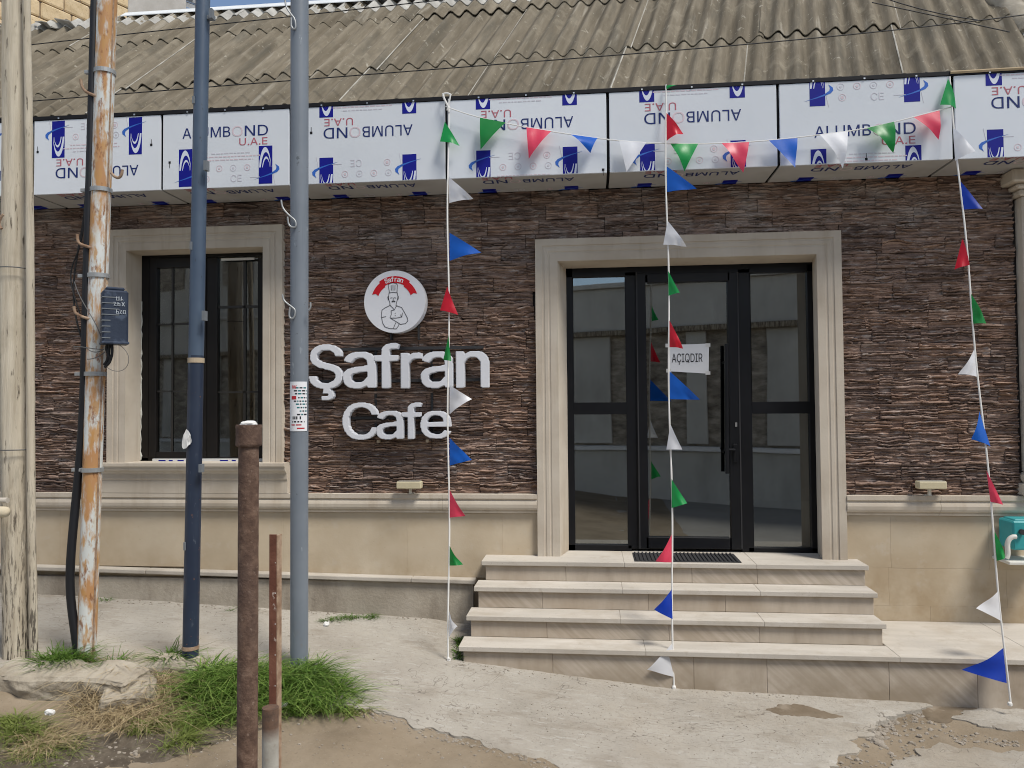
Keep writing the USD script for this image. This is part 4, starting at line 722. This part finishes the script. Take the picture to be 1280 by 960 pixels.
# the notice wraps round the pole
t = thing('pasted_notice', 'white printed notice with red and black lines pasted on the grey pole', 'notice', (GP_[0][0], -1.34, 1.9))
zt, zb_ = at(375, 477, -1.34)[2], at(375, 539, -1.34)[2]
def wrap(a0, a1, z0, z1, r, nseg=8):
    c = onpole(GP_, (z0+z1)/2); A = np.linspace(a0, a1, nseg+1); V = []; 
    for z in (z0, z1):
        for a in A: V.append((c[0]+r*math.sin(a), c[1]-r*math.cos(a), z))
    n = nseg+1; return trimesh.Trimesh(V, [f for i in range(nseg) for f in ((i, i+1, n+i+1), (i, n+i+1, n+i))], process=False)
part('sheet', wrap(-1.05, 1.3, zb_, zt, .0605, 16), 'paper', t)
def ww(f0, f1, g0, g1, r=.0612): return wrap(-1.05+2.35*f0, -1.05+2.35*f1, zt+(zb_-zt)*g1, zt+(zb_-zt)*g0, r, 4)
tl = []
rr_ = random.Random(5)
for g, a in ((.11, .45), (.17, .35), (.23, .40), (.31, .55), (.38, .35), (.44, .45), (.51, .5), (.58, .62), (.65, .5)):
    x = a
    while x < .95: w = rr_.uniform(.06, .16); tl.append(ww(x, min(x+w, .97), g, g+.028)); x += w+.04
part('print', cat(*tl[::2]), 'ink_teal', t, kind='stuff'); part('print', cat(*tl[1::2]), 'ink', t, kind='stuff')
each('red_mark', (ww(.22, .46, .29, .36), ww(.2, .4, .86, .885), ww(.45, .7, .86, .885), ww(.5, .85, .93, .955)), 'ink_red', t); each('bold_line', (ww(.28, .34, .70, .76), ww(.37, .43, .70, .76), ww(.46, .52, .70, .76), ww(.62, .68, .70, .76), ww(.26, .85, .795, .825)), 'ink', t)
wt = meshkit.text_mesh('W', 1, 1, True); v = wt.vertices; lo, hi = v.min(0), v.max(0); s = (v-lo)/(hi-lo); A = -1.05+2.35*(.24+.24*s[:, 0]); c = onpole(GP_, zt); wt.vertices = np.c_[c[0]+(.0607+.001*s[:, 2])*np.sin(A), c[1]-(.0607+.001*s[:, 2])*np.cos(A), zt+(zb_-zt)*(.145-.075*s[:, 1])]
part('lettering', wt, 'ink_red', t)

# rusty posts in front
Yp = -3.32; P, m = pole((311, 532), (309, 960), Yp, .0385, .0385, n=32, rings=24, zb=-.12)
top = at(311, 532, Yp); keep = m.vertices[:, 2]; a = at(311, 532, Yp); b = at(309, 960, Yp); b2 = b+(b-a)/(b[2]-a[2])*(-.12-b[2])
t = thing('rusty_pipe_post', 'tall rusty pipe post with a collar standing in the foreground', 'post', b2)
part('pipe', rough(tube([b2+(a-b2)*s for s in np.linspace(0, 1, 60)], .0385, 32), .0012, 40, 3), 'rust', t, smooth=60)
ax = (a-b2)/np.linalg.norm(a-b2); part('collar', rough(tube([a-ax*.082, a-ax*.078, a-ax*.070, a-ax*.06, a-ax*.012, a-ax*.006, a+ax*.003], [.041, .048, .050, .0485, .0485, .0505, .049], 32), .0015, 50, 5), 'rust', t, smooth=60)
part('cement_plug', stone(a+ax*.004, (.07, .07, .035), 4, 3, .25), 'scrap_white', t, smooth=60)
Yp = -3.02; a = at(343, 668, Yp); b = at(342.5, 960, Yp); zb2 = -.12; b2 = b+(b-a)/(b[2]-a[2])*(zb2-b[2])
t = thing('rusty_angle_post', 'shorter rust-red angle-iron post with a white painted edge beside the pipe post', 'post', b2)
hgt = a[2]-b2[2]; w = .048
lean = np.array([(a[0]-b2[0])/hgt, 0, 1.])
def shear(m): v = m.vertices.copy(); v = b2+np.c_[v[:, 0]+v[:, 2]*lean[0], v[:, 1], v[:, 2]]; m.vertices = v; return m
part('flange', shear(bx(-.022, .010, -.003, .003, 0, hgt, .001)), 'rust_red', t); part('edge', shear(bx(.0102, .0145, -.003, .045, 0, hgt-.004, .001)), 'rust_bar', t)
each('bolt_head', [shear(bx(.004, .007, -.0045, -.002, z-.002, z+.003, .001)) for z in np.arange(.62, hgt-.05, .13)], 'scrap_white', t)
a = at(338, 884, -3.09); t = thing('pipe_stump', 'short pipe stump, rusty on top and white below, beside the angle post', 'pipe', (a[0], -3.09, -.12))
zz = at(338, 912, -3.09)[2]
part('tube', tube([(a[0], -3.09, -.12), (a[0], -3.09, zz), (a[0], -3.09, a[2]), (a[0], -3.09, a[2]+.001), (a[0], -3.09, a[2]-.05)], [.0335, .0335, .0335, .027, .027], 24, cap=False), 'stump_white', t, smooth=40)
part('cement_fill', stone((a[0], -3.09, a[2]-.01), (.055, .055, .02), 8, 2, .2), 'mortar', t)
t = thing('beige_pipes', 'pair of beige pipe ends entering at the left edge before the wooden pole', 'pipe', at(5, 633, -1.66))
part('pipe', tube(list(pts_at([(-90, 640), (0, 640), (5, 640), (9, 640), (11, 640)], -1.66)), [.036, .036, .035, .030, .012], 16), 'pipe_beige', t, smooth=60)
part('rail', tube(pts_at([(-90, 625), (9.5, 625.5)], -1.64), .018, 12), 'ledge_concrete', t, smooth=60)

# ---------------------------------------------------------------- bunting
CN = {'r': ('flag_red', 'red'), 'p': ('flag_pink', 'pinkish red'), 'g': ('flag_green', 'green'), 'd': ('flag_dark_green', 'dark green'), 'b': ('flag_blue', 'bright blue'), 'n': ('flag_royal', 'royal blue'), 'w': ('flag_white', 'white')}
def flag(P0, P1, P2, bulge, seed, n=9, hem=None):
    """a soft triangular pennant: P0-P1 lies on the cord, P2 is the free tip"""
    P0, P1, P2 = map(np.asarray, (P0, P1, P2)); nr = np.cross(P1-P0, P2-P0); nr /= np.linalg.norm(nr); nr = nr*(-1 if nr[1] > 0 else 1)
    V, ix = [], {}; r = np.random.default_rng(seed); f = r.uniform(2.2, 4.2); ph = r.uniform(0, 6.28)
    for i in range(n+1):
        for j in range(n+1-i):
            a, b = i/n, j/n; c = 1-a-b               # a: towards tip, b: towards P1
            s = math.sin(math.pi*min(1, a*.95))*bulge+.35*bulge*math.sin(f*(a+1.2*b)*2+ph)*a+.25*bulge*math.sin(f*3*b+ph)*a+.010*a*math.sin(9*b+5*a+ph*2)*(1-.4*a)+.012*max(0, a-.6)*math.sin(ph*3)*4
            ix[i, j] = len(V); V.append(P0*c+P1*b+P2*a+nr*s)
    Fc = []
    for i in range(n):
        for j in range(n-i):
            Fc.append((ix[i, j], ix[i, j+1], ix[i+1, j]))
            if j < n-i-1: Fc.append((ix[i, j+1], ix[i+1, j+1], ix[i+1, j]))
    return trimesh.Trimesh(V, Fc, process=False)
def bunting(name, label, P0, P1, flags, seed, curve=None):
    t = thing(name, label, 'bunting', P1 if P1[2] < P0[2] else P0, group='vertical strings of pennants')
    L_ = np.linspace(0, 1, 60); line = P0+(P1-P0)*L_[:, None]
    line[:, 0] += .006*np.sin(L_*17+seed); part('cord', tube(line, .0062, 8), 'cord', t, smooth=True)
    ys_ = np.array([pxl(p)[1] for p in line])
    for i, (c, A, Bq, T) in enumerate(flags):
        Yf = lambda y: np.interp(y, ys_, line[:, 1])
        y_ = (Yf(A[1])+Yf(Bq[1]))/2; tip = at(*T, y_-.02-.03*((i*37) % 5)/5)
        part('pennant', flag(at(*A, Yf(A[1])-.004), at(*Bq, Yf(Bq[1])-.004), tip, .012+.022*((i*53) % 7)/7, seed*100+i), CN[c][0], t, label=f'{CN[c][1]} pennant', smooth=True)
    kn = P1; part('knot', cat(stone(P1+np.array([0, 0, .01]), (.03, .03, .03), seed, 2)), 'cord', t)
    return t
tops = [at(560, 124, YF-.03), at(831.5, 106, YF-.03), at(1187, 96, YF-.03)]
bots = [gp(561, 826), gp(842.5, 861), at(1262.5, 882, -.99)]
bunting('bunting_string', 'taut vertical string of pennants left of the steps, beside the cafe letters', tops[0], bots[0], [
    ('g', (556, 152), (550, 177), (574, 181)), ('w', (561, 221), (561.5, 254), (592, 249)), ('b', (562, 291), (562, 326), (601, 315)), ('r', (559, 358), (550, 388), (573, 394)), ('d', (561, 418), (554, 450), (565, 452)),
    ('w', (562, 481), (562, 518), (590, 499)), ('b', (562, 547), (562, 582), (591, 575)), ('p', (562, 612), (562, 647), (582, 645)), ('d', (562, 682), (562, 707), (578, 706)), ('w', (561.5, 764), (561.5, 797), (571, 783))], 1)
bunting('bunting_string', 'taut vertical string of pennants hanging in front of the glass door', tops[1], bots[1], [
    ('g', (832, 107), (832.5, 112), (846, 107)), ('r', (833, 141), (833.5, 176), (854, 166)), ('b', (833.5, 208), (834, 240), (871, 237)), ('w', (834.5, 276), (829, 306), (858, 309)), ('g', (835, 338), (835.5, 370), (850, 366)), ('r', (836.5, 400), (837, 434), (854, 436)),
    ('b', (837, 464), (837.5, 499), (875, 500)), ('w', (838, 530), (833, 562), (853, 562)), ('g', (839, 598), (839.5, 635), (859, 629)), ('p', (839.5, 668), (839.5, 703), (820.5, 702)), ('n', (840, 736), (841, 774), (817.5, 762)), ('w', (840.5, 804), (842, 846), (808, 836))], 2)
bunting('bunting_string', 'leaning string of pennants at the right, from the fascia down to the pavement', tops[2], bots[2], [
    ('g', (1185, 98), (1175, 131), (1197, 134)), ('w', (1191, 160), (1194, 201), (1219, 190)), ('n', (1200, 226), (1204, 262), (1228, 262)), ('r', (1203, 298), (1193, 337), (1210, 333)), ('d', (1213, 366), (1216, 405), (1234, 404)), ('w', (1218, 436), (1221, 471), (1197, 468)),
    ('b', (1224, 514), (1238, 558), (1213.5, 549)), ('p', (1233, 588), (1238, 627), (1254, 631)), ('g', (1243, 664), (1246, 701), (1258, 697)), ('w', (1247.5, 739), (1251, 776), (1218, 760)), ('n', (1254, 810), (1258.5, 854), (1204, 838))], 3)
t = thing('horizontal_bunting', 'sagging horizontal string of pennants hung across the blue-printed fascia', 'bunting', at(860, 180, YF-.06))
hp = bez(pts_at([(557, 133), (600, 147), (658, 159), (713, 168), (775, 176), (838, 179.5), (902, 179), (961, 175.5), (1025, 168.5), (1084, 160), (1143, 146), (1189, 134)], YF-.05), 90)
part('cord', tube(hp, .0045, 8), 'cord', t, smooth=True)
part('knot', cat(tube(bez(pts_at([(554, 118), (556, 125), (560, 133), (561, 140)], YF-.05), 12), .008, 8), tube(bez(pts_at([(563, 119), (562, 125), (560, 133), (559, 138)], YF-.05), 12), .006, 8), tube(bez(pts_at([(553, 118), (558, 116.5), (564, 119)], YF-.03), 8), .007, 8)), 'cord', t)
for i, (c, A, Bq, T) in enumerate([('d', (600, 147), (632, 153), (600.5, 187)), ('p', (658, 159), (689, 164), (661, 198)), ('b', (713, 168), (747, 172.5), (738, 192)), ('w', (774, 176), (808, 178), (783, 216)), ('g', (838, 179.5), (873, 179.5), (856, 213)), ('p', (902, 179), (936.5, 177.5), (928, 218)),
        ('b', (961, 175.5), (997, 172.5), (993, 211)), ('w', (1025, 168.5), (1060, 164), (1055, 209)), ('d', (1083, 160), (1117.5, 152), (1117, 191)), ('p', (1142, 146.5), (1174.5, 138), (1175, 173))]):
    part('pennant', flag(at(*A, YF-.055), at(*Bq, YF-.055), at(*T, YF-.075), .014+.02*(i % 3)/2, 700+i), CN[c][0], t, label=f'{CN[c][1]} pennant', smooth=True)

# ---------------------------------------------------------------- overhead wires
def wire(pts, r, lab): single('overhead_wire', tube(bez(pts, 40), r, 6), 'cable_black', lab, 'wire', 'overhead wires', smooth=True)
wire([at(20, 128, -.35), at(385, 99, -.35), at(680, 76, -.35), at(960, 53, -.35), at(1300, 16, -.35)], .0042, 'thin black wire stretched low across the whole roof')
wire([at(20, 58, .3), at(240, 34, .3), at(470, 9, .3), at(620, -8, .3)], .0045, 'thin black wire crossing the upper left of the roof near the ridge')
wire([at(1080, -12, -.3), at(1150, 11, -.3), at(1222, 25, -.3)], .004, 'upper of two thin wires slanting across the right of the roof')
wire([at(1090, 3, -.3), at(1170, 20, -.3), at(1262, 40, -.3)], .004, 'lower of two thin wires slanting across the right of the roof')

# ---------------------------------------------------------------- limestone house behind
H = thing('limestone_house', 'tan limestone block house rising behind the roof at upper left', 'house', (-6, 3, 4))
d2 = np.array([.42, .907, 0]); nrm = np.array([.907, -.42, 0]); p0 = at(60, 40, 2.4)
def hb(u0, u1, z0, z1, t0, t1, ch=.006):
    m = bx(u0, u1, t0, t1, z0, z1, ch); v = m.vertices.copy(); m.vertices = p0*[1, 1, 0]+v[:, [0]]*d2-v[:, [1]]*nrm+np.c_[v[:, 0]*0, v[:, 0]*0, v[:, 2]]; return m
hw = part('wall', hb(-4, 1.85, 2.0, 8.5, .012, .35, 0), 'house_mortar', H)
cnt = 0
for r_ in range(0, 16):
    z = 4.9+r_*.205; u = -2.2+(r_ % 2)*.2
    while u < 1.4:
        w = random.uniform(.32, .46)
        c = pxl(p0*[1, 1, 0]+d2*(u+w/2)+np.array([0, 0, z+.1]))
        if -60 < c[0] < 250 and -40 < c[1] < 110:
            cnt += 1; m = hb(u+.008, u+w-.008, z+.008, z+.197, -.012-random.uniform(0, .012), .03, .014); part('stone_block', m, 'house_stone', hw)
        u += w
c0 = pxl(p0)
part('plaster', hb(1.02, 1.9, 4.0, 9.0, -.03, .0, .01), 'plaster_grey', H)
for (xa, ya, xb, yb2, r0_, m_) in ((168, -14, 246, 19, .05, 'eave_white'), (182, -14, 246, 10, .045, 'eave_white'), (205, -12, 247, 4, .03, 'bracket_grey')):
    A, Bq = at(xa, ya, 4.6), at(xb, yb2, 5.2); part('eave_moulding', tube([A, Bq], r0_, 4), m_, H)
part('eave_slab', tube([at(205, -24, 4.7), at(250, -4, 5.2)], .14, 4), 'eave_white', H)

# ---------------------------------------------------------------- building across the street (seen in the glass)
OB = thing('opposite_building', 'plastered stone building across the street, seen only reflected in the glass', 'building', (.8, -10.6, -.2))
ang = math.atan(.40); du = np.array([math.cos(ang), math.sin(ang)]); dn = np.array([-math.sin(ang), math.cos(ang)])
def ob(u0, u1, n0, n1, z0, z1, ch=.01):
    m = bx(u0, u1, n0, n1, z0, z1, ch); v = m.vertices.copy(); m.vertices = np.c_[.8+v[:, 0]*du[0]+v[:, 1]*dn[0], -10.8+v[:, 0]*du[1]+v[:, 1]*dn[1], v[:, 2]]; return m
part('wall', ob(-27, 9, -.3, 0, -.8, 3.5), 'opposite_stone', OB)
part('plaster_band', ob(-27, 9.1, -.35, .12, 3.5, 4.45), 'opposite_plaster', OB); part('parapet_cap', ob(-27.1, 9.2, -.4, .22, 4.452, 4.56), 'opposite_plaster', OB); part('cornice', ob(-27, 9.1, -.3, .20, 3.38, 3.498), 'wood_pole_dark', OB)
for u in (-24, -21, -18, -15, -13, -11, -8.4, -5.6, -3.0, -.9, 1.6, 3.6, 6.0, 8.2): part('pilaster', ob(u-(.55 if u in (-.9, 3.6) else .22), u+(.55 if u in (-.9, 3.6) else .22), .0, .06, .95, 3.38), 'opposite_plaster', OB)
part('drainpipe', tube([np.array([.8, -10.8, 0])+np.array([*(du*u_+dn*.09), 0])+np.array([0, 0, z_]) for u_, z_ in ((.35, -.2), (.35, 3.3), (.35, 4.6))], .06, 10), 'grey_blue_paint', OB)
each('shutter', [ob(u_-.5, u_+.5, .0, .03, 1.3, 2.7) for u_ in (-7.0, -2.0)], 'brown_frame', OB); each('shutter_frame', [cat(ob(u_-.58, u_-.5, .0, .06, 1.22, 2.78), ob(u_+.5, u_+.58, .0, .06, 1.22, 2.78), ob(u_-.5, u_+.5, .0, .06, 2.7, 2.78), ob(u_-.5, u_+.5, .0, .06, 1.22, 1.3)) for u_ in (-7.0, -2.0)], 'opposite_plaster', OB)
part('plinth', ob(-27, 9, .0, .14, -.8, .80), 'opposite_plaster', OB); part('plinth_cap', ob(-27, 9, .0, .2, .802, .90), 'eave_white', OB)

OT = thing('tall_neighbour', 'taller plastered house beside the building across the street, reflected in the window glass', 'building', (-16, -17, 0))
part('wall', ob(-30, -10.2, -6, -.36, -.8, 8.6), 'opposite_plaster', OT); part('roof_edge', ob(-30.2, -10.0, -6.1, -.1, 8.602, 8.8), 'eave_white', OT)
for u_ in (-28, -25, -22, -19, -16, -13): part('window', ob(u_, u_+1.2, -.358, -.30, 5.6, 7.2), 'opposite_stone', OT)

soil = Polygon(ip([(-20, 880), (60, 884), (150, 884), (230, 890), (330, 884), (335, 894), (260, 902), (205, 918), (120, 926), (40, 938), (-20, 944)]))
single('soil_patch', slab(soil, lambda x, y: dirt_z(x, y)-.006+.026*fbm(np.stack([x*14, y*14, x*0], -1), 3, 61), .05, step=.02, jag=.16, seed=17), 'soil', 'dark crumbly soil under the kerb stones', 'soil', kind='structure')

# ---------------------------------------------------------------- kerb stones, grass, debris
def kerb(px_, sz, seed, rot, dz=0., tilt=0.):
    c = gp(*px_, 0); m = bx(-sz[0]/2, sz[0]/2, -sz[1]/2, sz[1]/2, -sz[2], 0, .02)
    for _ in range(5): m = m.subdivide()
    v = m.vertices; n_ = m.vertex_normals; q_ = v+seed*3.3
    d = .045*(fbm(q_*4.5, 4, seed)-.5)+.02*(fbm(q_*18, 3, seed+4)-.5); m.vertices = v+n_*d[:, None]*1.6+np.c_[v[:, 0]*0, .10*(fbm(np.c_[v[:, 0]*3+seed, v[:, 0]*0, v[:, 0]*0], 2, seed)-.5), v[:, 0]*0]
    m.apply_transform(trimesh.transformations.euler_matrix(tilt, 0, rot)); m.apply_translation(c+np.array([0, 0, dz])); return m
single('kerb_stone', kerb((84, 846), (.98, .26, .17), 3, -.10, .045, .10), 'curb_stone', 'long rough kerb stone at the foot of the wooden pole', 'kerb stone', 'kerb stones', smooth=60)
single('kerb_stone', kerb((206, 836), (.50, .20, .11), 6, .04, .055, .05), 'curb_stone', 'short pale kerb stone between the white pole and the dark blue pole', 'kerb stone', 'kerb stones', smooth=60)
single('kerb_stone', kerb((160, 862), (.30, .22, .12), 9, .35, .01, .3), 'curb_stone', 'broken kerb stone half hidden in dry straw', 'kerb stone', 'kerb stones', smooth=60)
c = gp(576, 926, -.045); single('loose_stone', stone((c[0], c[1], c[2]+.012), (.06, .05, .045), 11, 3, .2, .4), 'pebble', 'single loose grey stone on the earth at the pavement edge', 'stone', smooth=60)

def blades(zones, n, h, w, lean, seed, wind=(.3, -.1)):
    """zones: polygons of the photograph's ground; n blades of height h, curved and tapered"""
    r = np.random.default_rng(seed); V, Fc = [], []
    polys = [Polygon([tuple(gp(*p)[:2]) for p in z]) for z in zones]; ar = np.array([p.area for p in polys]); k = 0
    for pl_, cntp in zip(polys, (n*ar/ar.sum()).astype(int)):
        x0, y0, x1, y1 = pl_.bounds; got = 0
        while got < cntp:
            q_ = np.c_[r.uniform(x0, x1, 400), r.uniform(y0, y1, 400)]; q_ = q_[shapely.contains_xy(pl_, q_[:, 0], q_[:, 1])]
            cl_ = fbm(np.c_[q_*6, q_[:, :1]*0], 3, seed); q_ = q_[cl_ > r.uniform(.30, .60, len(q_))][:cntp-got]
            got += len(q_)
            for x, y in q_:
                edge_ = min(1., pl_.exterior.distance(Point(x, y))/.10+.35)
                hh = h*r.uniform(.45, 1.15)*edge_; a = r.uniform(0, 6.283); ln = lean*r.uniform(.3, 1.3); dx_ = np.array([math.cos(a), math.sin(a), 0])*ln+np.array([*wind, 0])*lean*.6
                b = r.uniform(0, 6.283); sd = np.array([math.cos(b), math.sin(b), 0])*w*r.uniform(.6, 1.2); z = max(float(dirt_z(np.array(x), np.array(y))), float(G(x, y))-.006 if y > -1.62 else -9)
                base = np.array([x, y, z-.01]); o = len(V)
                for s_, ws in ((0, 1.), (.4, .9), (.75, .6)):
                    pt = base+dx_*hh*s_**1.8+np.array([0, 0, hh*(s_-.30*lean*s_**2.2)]); V += [pt-sd*ws, pt+sd*ws]
                V.append(base+dx_*hh*1.05+np.array([0, 0, hh*(1-.38*lean)])); Fc += [(o, o+1, o+3), (o, o+3, o+2), (o+2, o+3, o+5), (o+2, o+5, o+4), (o+4, o+5, o+6)]
    return trimesh.Trimesh(np.array(V), Fc, process=False)
ZG = [(222, 866), (232, 850), (262, 838), (318, 838), (340, 846), (372, 838), (410, 840), (425, 852), (442, 876), (415, 883), (370, 880), (330, 880), (280, 881), (240, 880)]
single('grass', blades([ZG], 2300, .215, .0052, 1.55, 41), 'grass_green', 'thick clump of long green grass around the foot of the grey pole', 'grass', kind='stuff', smooth=True)
single('grass', blades([ZG], 1500, .21, .0046, 1.75, 51), 'grass_light', 'light green blades hanging over the clump at the grey pole', 'grass', kind='stuff', smooth=True)
single('grass', cat(blades([[(210, 870), (225, 862), (260, 880), (250, 890), (220, 888)], [(420, 880), (450, 876), (470, 882), (440, 892)]], 500, .14, .0034, 1.7, 52), blades([ZG], 420, .20, .003, 1.9, 53)), 'grass_yellow', 'yellowing blades along the front edge of the grass clump', 'grass', kind='stuff', smooth=True)
single('grass', cat(blades([[(44, 838), (50, 826), (95, 824), (118, 830), (100, 840), (70, 846)], [(118, 834), (160, 828), (160, 838), (125, 840)], [(185, 832), (198, 825), (234, 823), (238, 836), (200, 838)]], 1500, .22, .0042, 1.3, 42), blades([[(395, 774), (420, 771), (470, 769), (474, 774), (400, 779)], [(285, 759), (300, 758), (300, 763), (285, 764)], [(120, 748), (140, 748), (138, 752), (122, 752)]], 620, .10, .003, 1.4, 46), blades([[(566, 826), (570, 800), (582, 800), (577, 826)]], 300, .15, .0036, 1.1, 47)), 'grass_green', 'small green tufts beside the white and dark blue poles and along the low wall', 'grass', kind='stuff', smooth=True)
single('dry_grass', cat(blades([[(0, 868), (45, 872), (70, 895), (0, 900)], [(195, 905), (235, 884), (250, 902), (215, 914)], [(150, 882), (200, 874), (215, 886), (160, 892)]], 1300, .17, .0032, 1.5, 43), blades([[(40, 886), (120, 892), (110, 914), (20, 914)], [(0, 900), (80, 900), (70, 925), (0, 935)]], 700, .10, .0028, 1.6, 48)), 'grass_yellow', 'thin yellow-green grass on the earth before the kerb stones', 'grass', kind='stuff', smooth=True)
single('straw', cat(blades([[(85, 842), (150, 834), (225, 848), (232, 872), (190, 886), (120, 884), (90, 866)]], 1700, .21, .0030, 1.75, 44), blades([[(0, 885), (50, 878), (100, 885), (110, 905), (20, 915)], [(100, 828), (125, 824), (160, 832), (105, 838)], [(440, 880), (470, 886), (455, 892)]], 800, .14, .0026, 1.7, 45), blades([[(255, 886), (330, 886), (330, 902), (270, 902)], [(180, 897), (260, 888), (240, 914)]], 220, .08, .002, 2., 49)), 'straw', 'dry straw tangled between the kerb stones and the white pole', 'straw', kind='stuff', smooth=True)
for q_, (x, y, lab) in enumerate(((432, 882, 'crumpled white scrap of litter at the right end of the grass clump'), (352, 884, 'small white scrap of litter under the rusty posts'), (408, 782, 'bit of white litter on the pavement near the low wall'), (62, 893, 'pale scrap of litter in the dark soil at the left'))):
    c = gp(x, y, -.03 if y > 860 else 0.); single('litter_scrap', rough(stone((c[0], c[1], c[2]+.012), (.07, .045, .03), 20+q_, 3, .3, q_*.9), .008, 40, q_), 'scrap_white', lab, 'litter')
# pebbles and crumbs
r = np.random.default_rng(77); ms = []
def scatter(zone, n, s0, s1, off, zf):
    pl_ = Polygon([tuple(gp(*p)[:2]) for p in zone]); x0, y0, x1, y1 = pl_.bounds; got = 0
    while got < n:
        x, y = r.uniform(x0, x1), r.uniform(y0, y1)
        if not pl_.contains(Point(x, y)): continue
        s = s0+(s1-s0)*r.random()**3; m = trimesh.creation.icosphere(subdivisions=1); v = m.vertices*(1+r.uniform(-.25, .25, (len(m.vertices), 1)))*s*np.array([1, r.uniform(.6, 1), r.uniform(.45, .8)])
        ms.append(trimesh.Trimesh(v+[x, y, float(zf(np.array(x), np.array(y)))+off*s], m.faces, process=False)); got += 1
scatter([(0, 885), (250, 880), (500, 905), (760, 990), (0, 990)], 380, .002, .010, .2, dirt_z)
scatter([(20, 895), (200, 880), (260, 900), (60, 935)], 300, .003, .014, .2, dirt_z)
scatter([(1040, 960), (1100, 905), (1160, 880), (1190, 900), (1130, 950)], 220, .003, .018, .2, dirt_z)
scatter([(1170, 905), (1230, 912), (1300, 925), (1200, 925)], 120, .003, .014, .2, dirt_z)
scatter([(480, 860), (1000, 880), (1040, 950), (700, 940)], 160, .002, .007, .2, pave_z)
scatter([(446, 880), (490, 893), (560, 913), (640, 937), (700, 958), (690, 966), (630, 946), (550, 922), (480, 902), (440, 890)], 420, .002, .011, .2, dirt_z)
scatter([(1085, 922), (1095, 903), (1115, 893), (1125, 897), (1112, 908), (1104, 926)], 110, .006, .026, .1, dirt_z)
scatter([(1125, 893), (1160, 880), (1175, 880), (1140, 897)], 70, .003, .012, .2, dirt_z)
scatter([(480, 870), (1000, 885), (1040, 945), (720, 945)], 420, .0015, .005, .3, pave_z)
scatter([(575, 828), (1000, 868), (1000, 876), (575, 836)], 160, .002, .008, .3, pave_z)
scatter([(120, 748), (540, 772), (540, 777), (120, 753)], 220, .002, .010, .3, pave_z)
scatter([(120, 750), (520, 775), (480, 850), (130, 810)], 90, .002, .007, .2, pave_z)
single('gravel', cat(*ms), 'pebble', 'scattered crumbs of stone on earth and pavement', 'gravel', kind='stuff')
tw = [tube([*map(lambda p: gp(*p, -.06)+np.array([0, 0, .02]), l)], .0035, 5) for l in ([(130, 925), (158, 905), (178, 893), (205, 884)], [(150, 862), (165, 868), (180, 878)])]
single('dry_twig', cat(*tw), 'straw', 'long pale dry stalk lying on the earth before the kerb', 'twig')
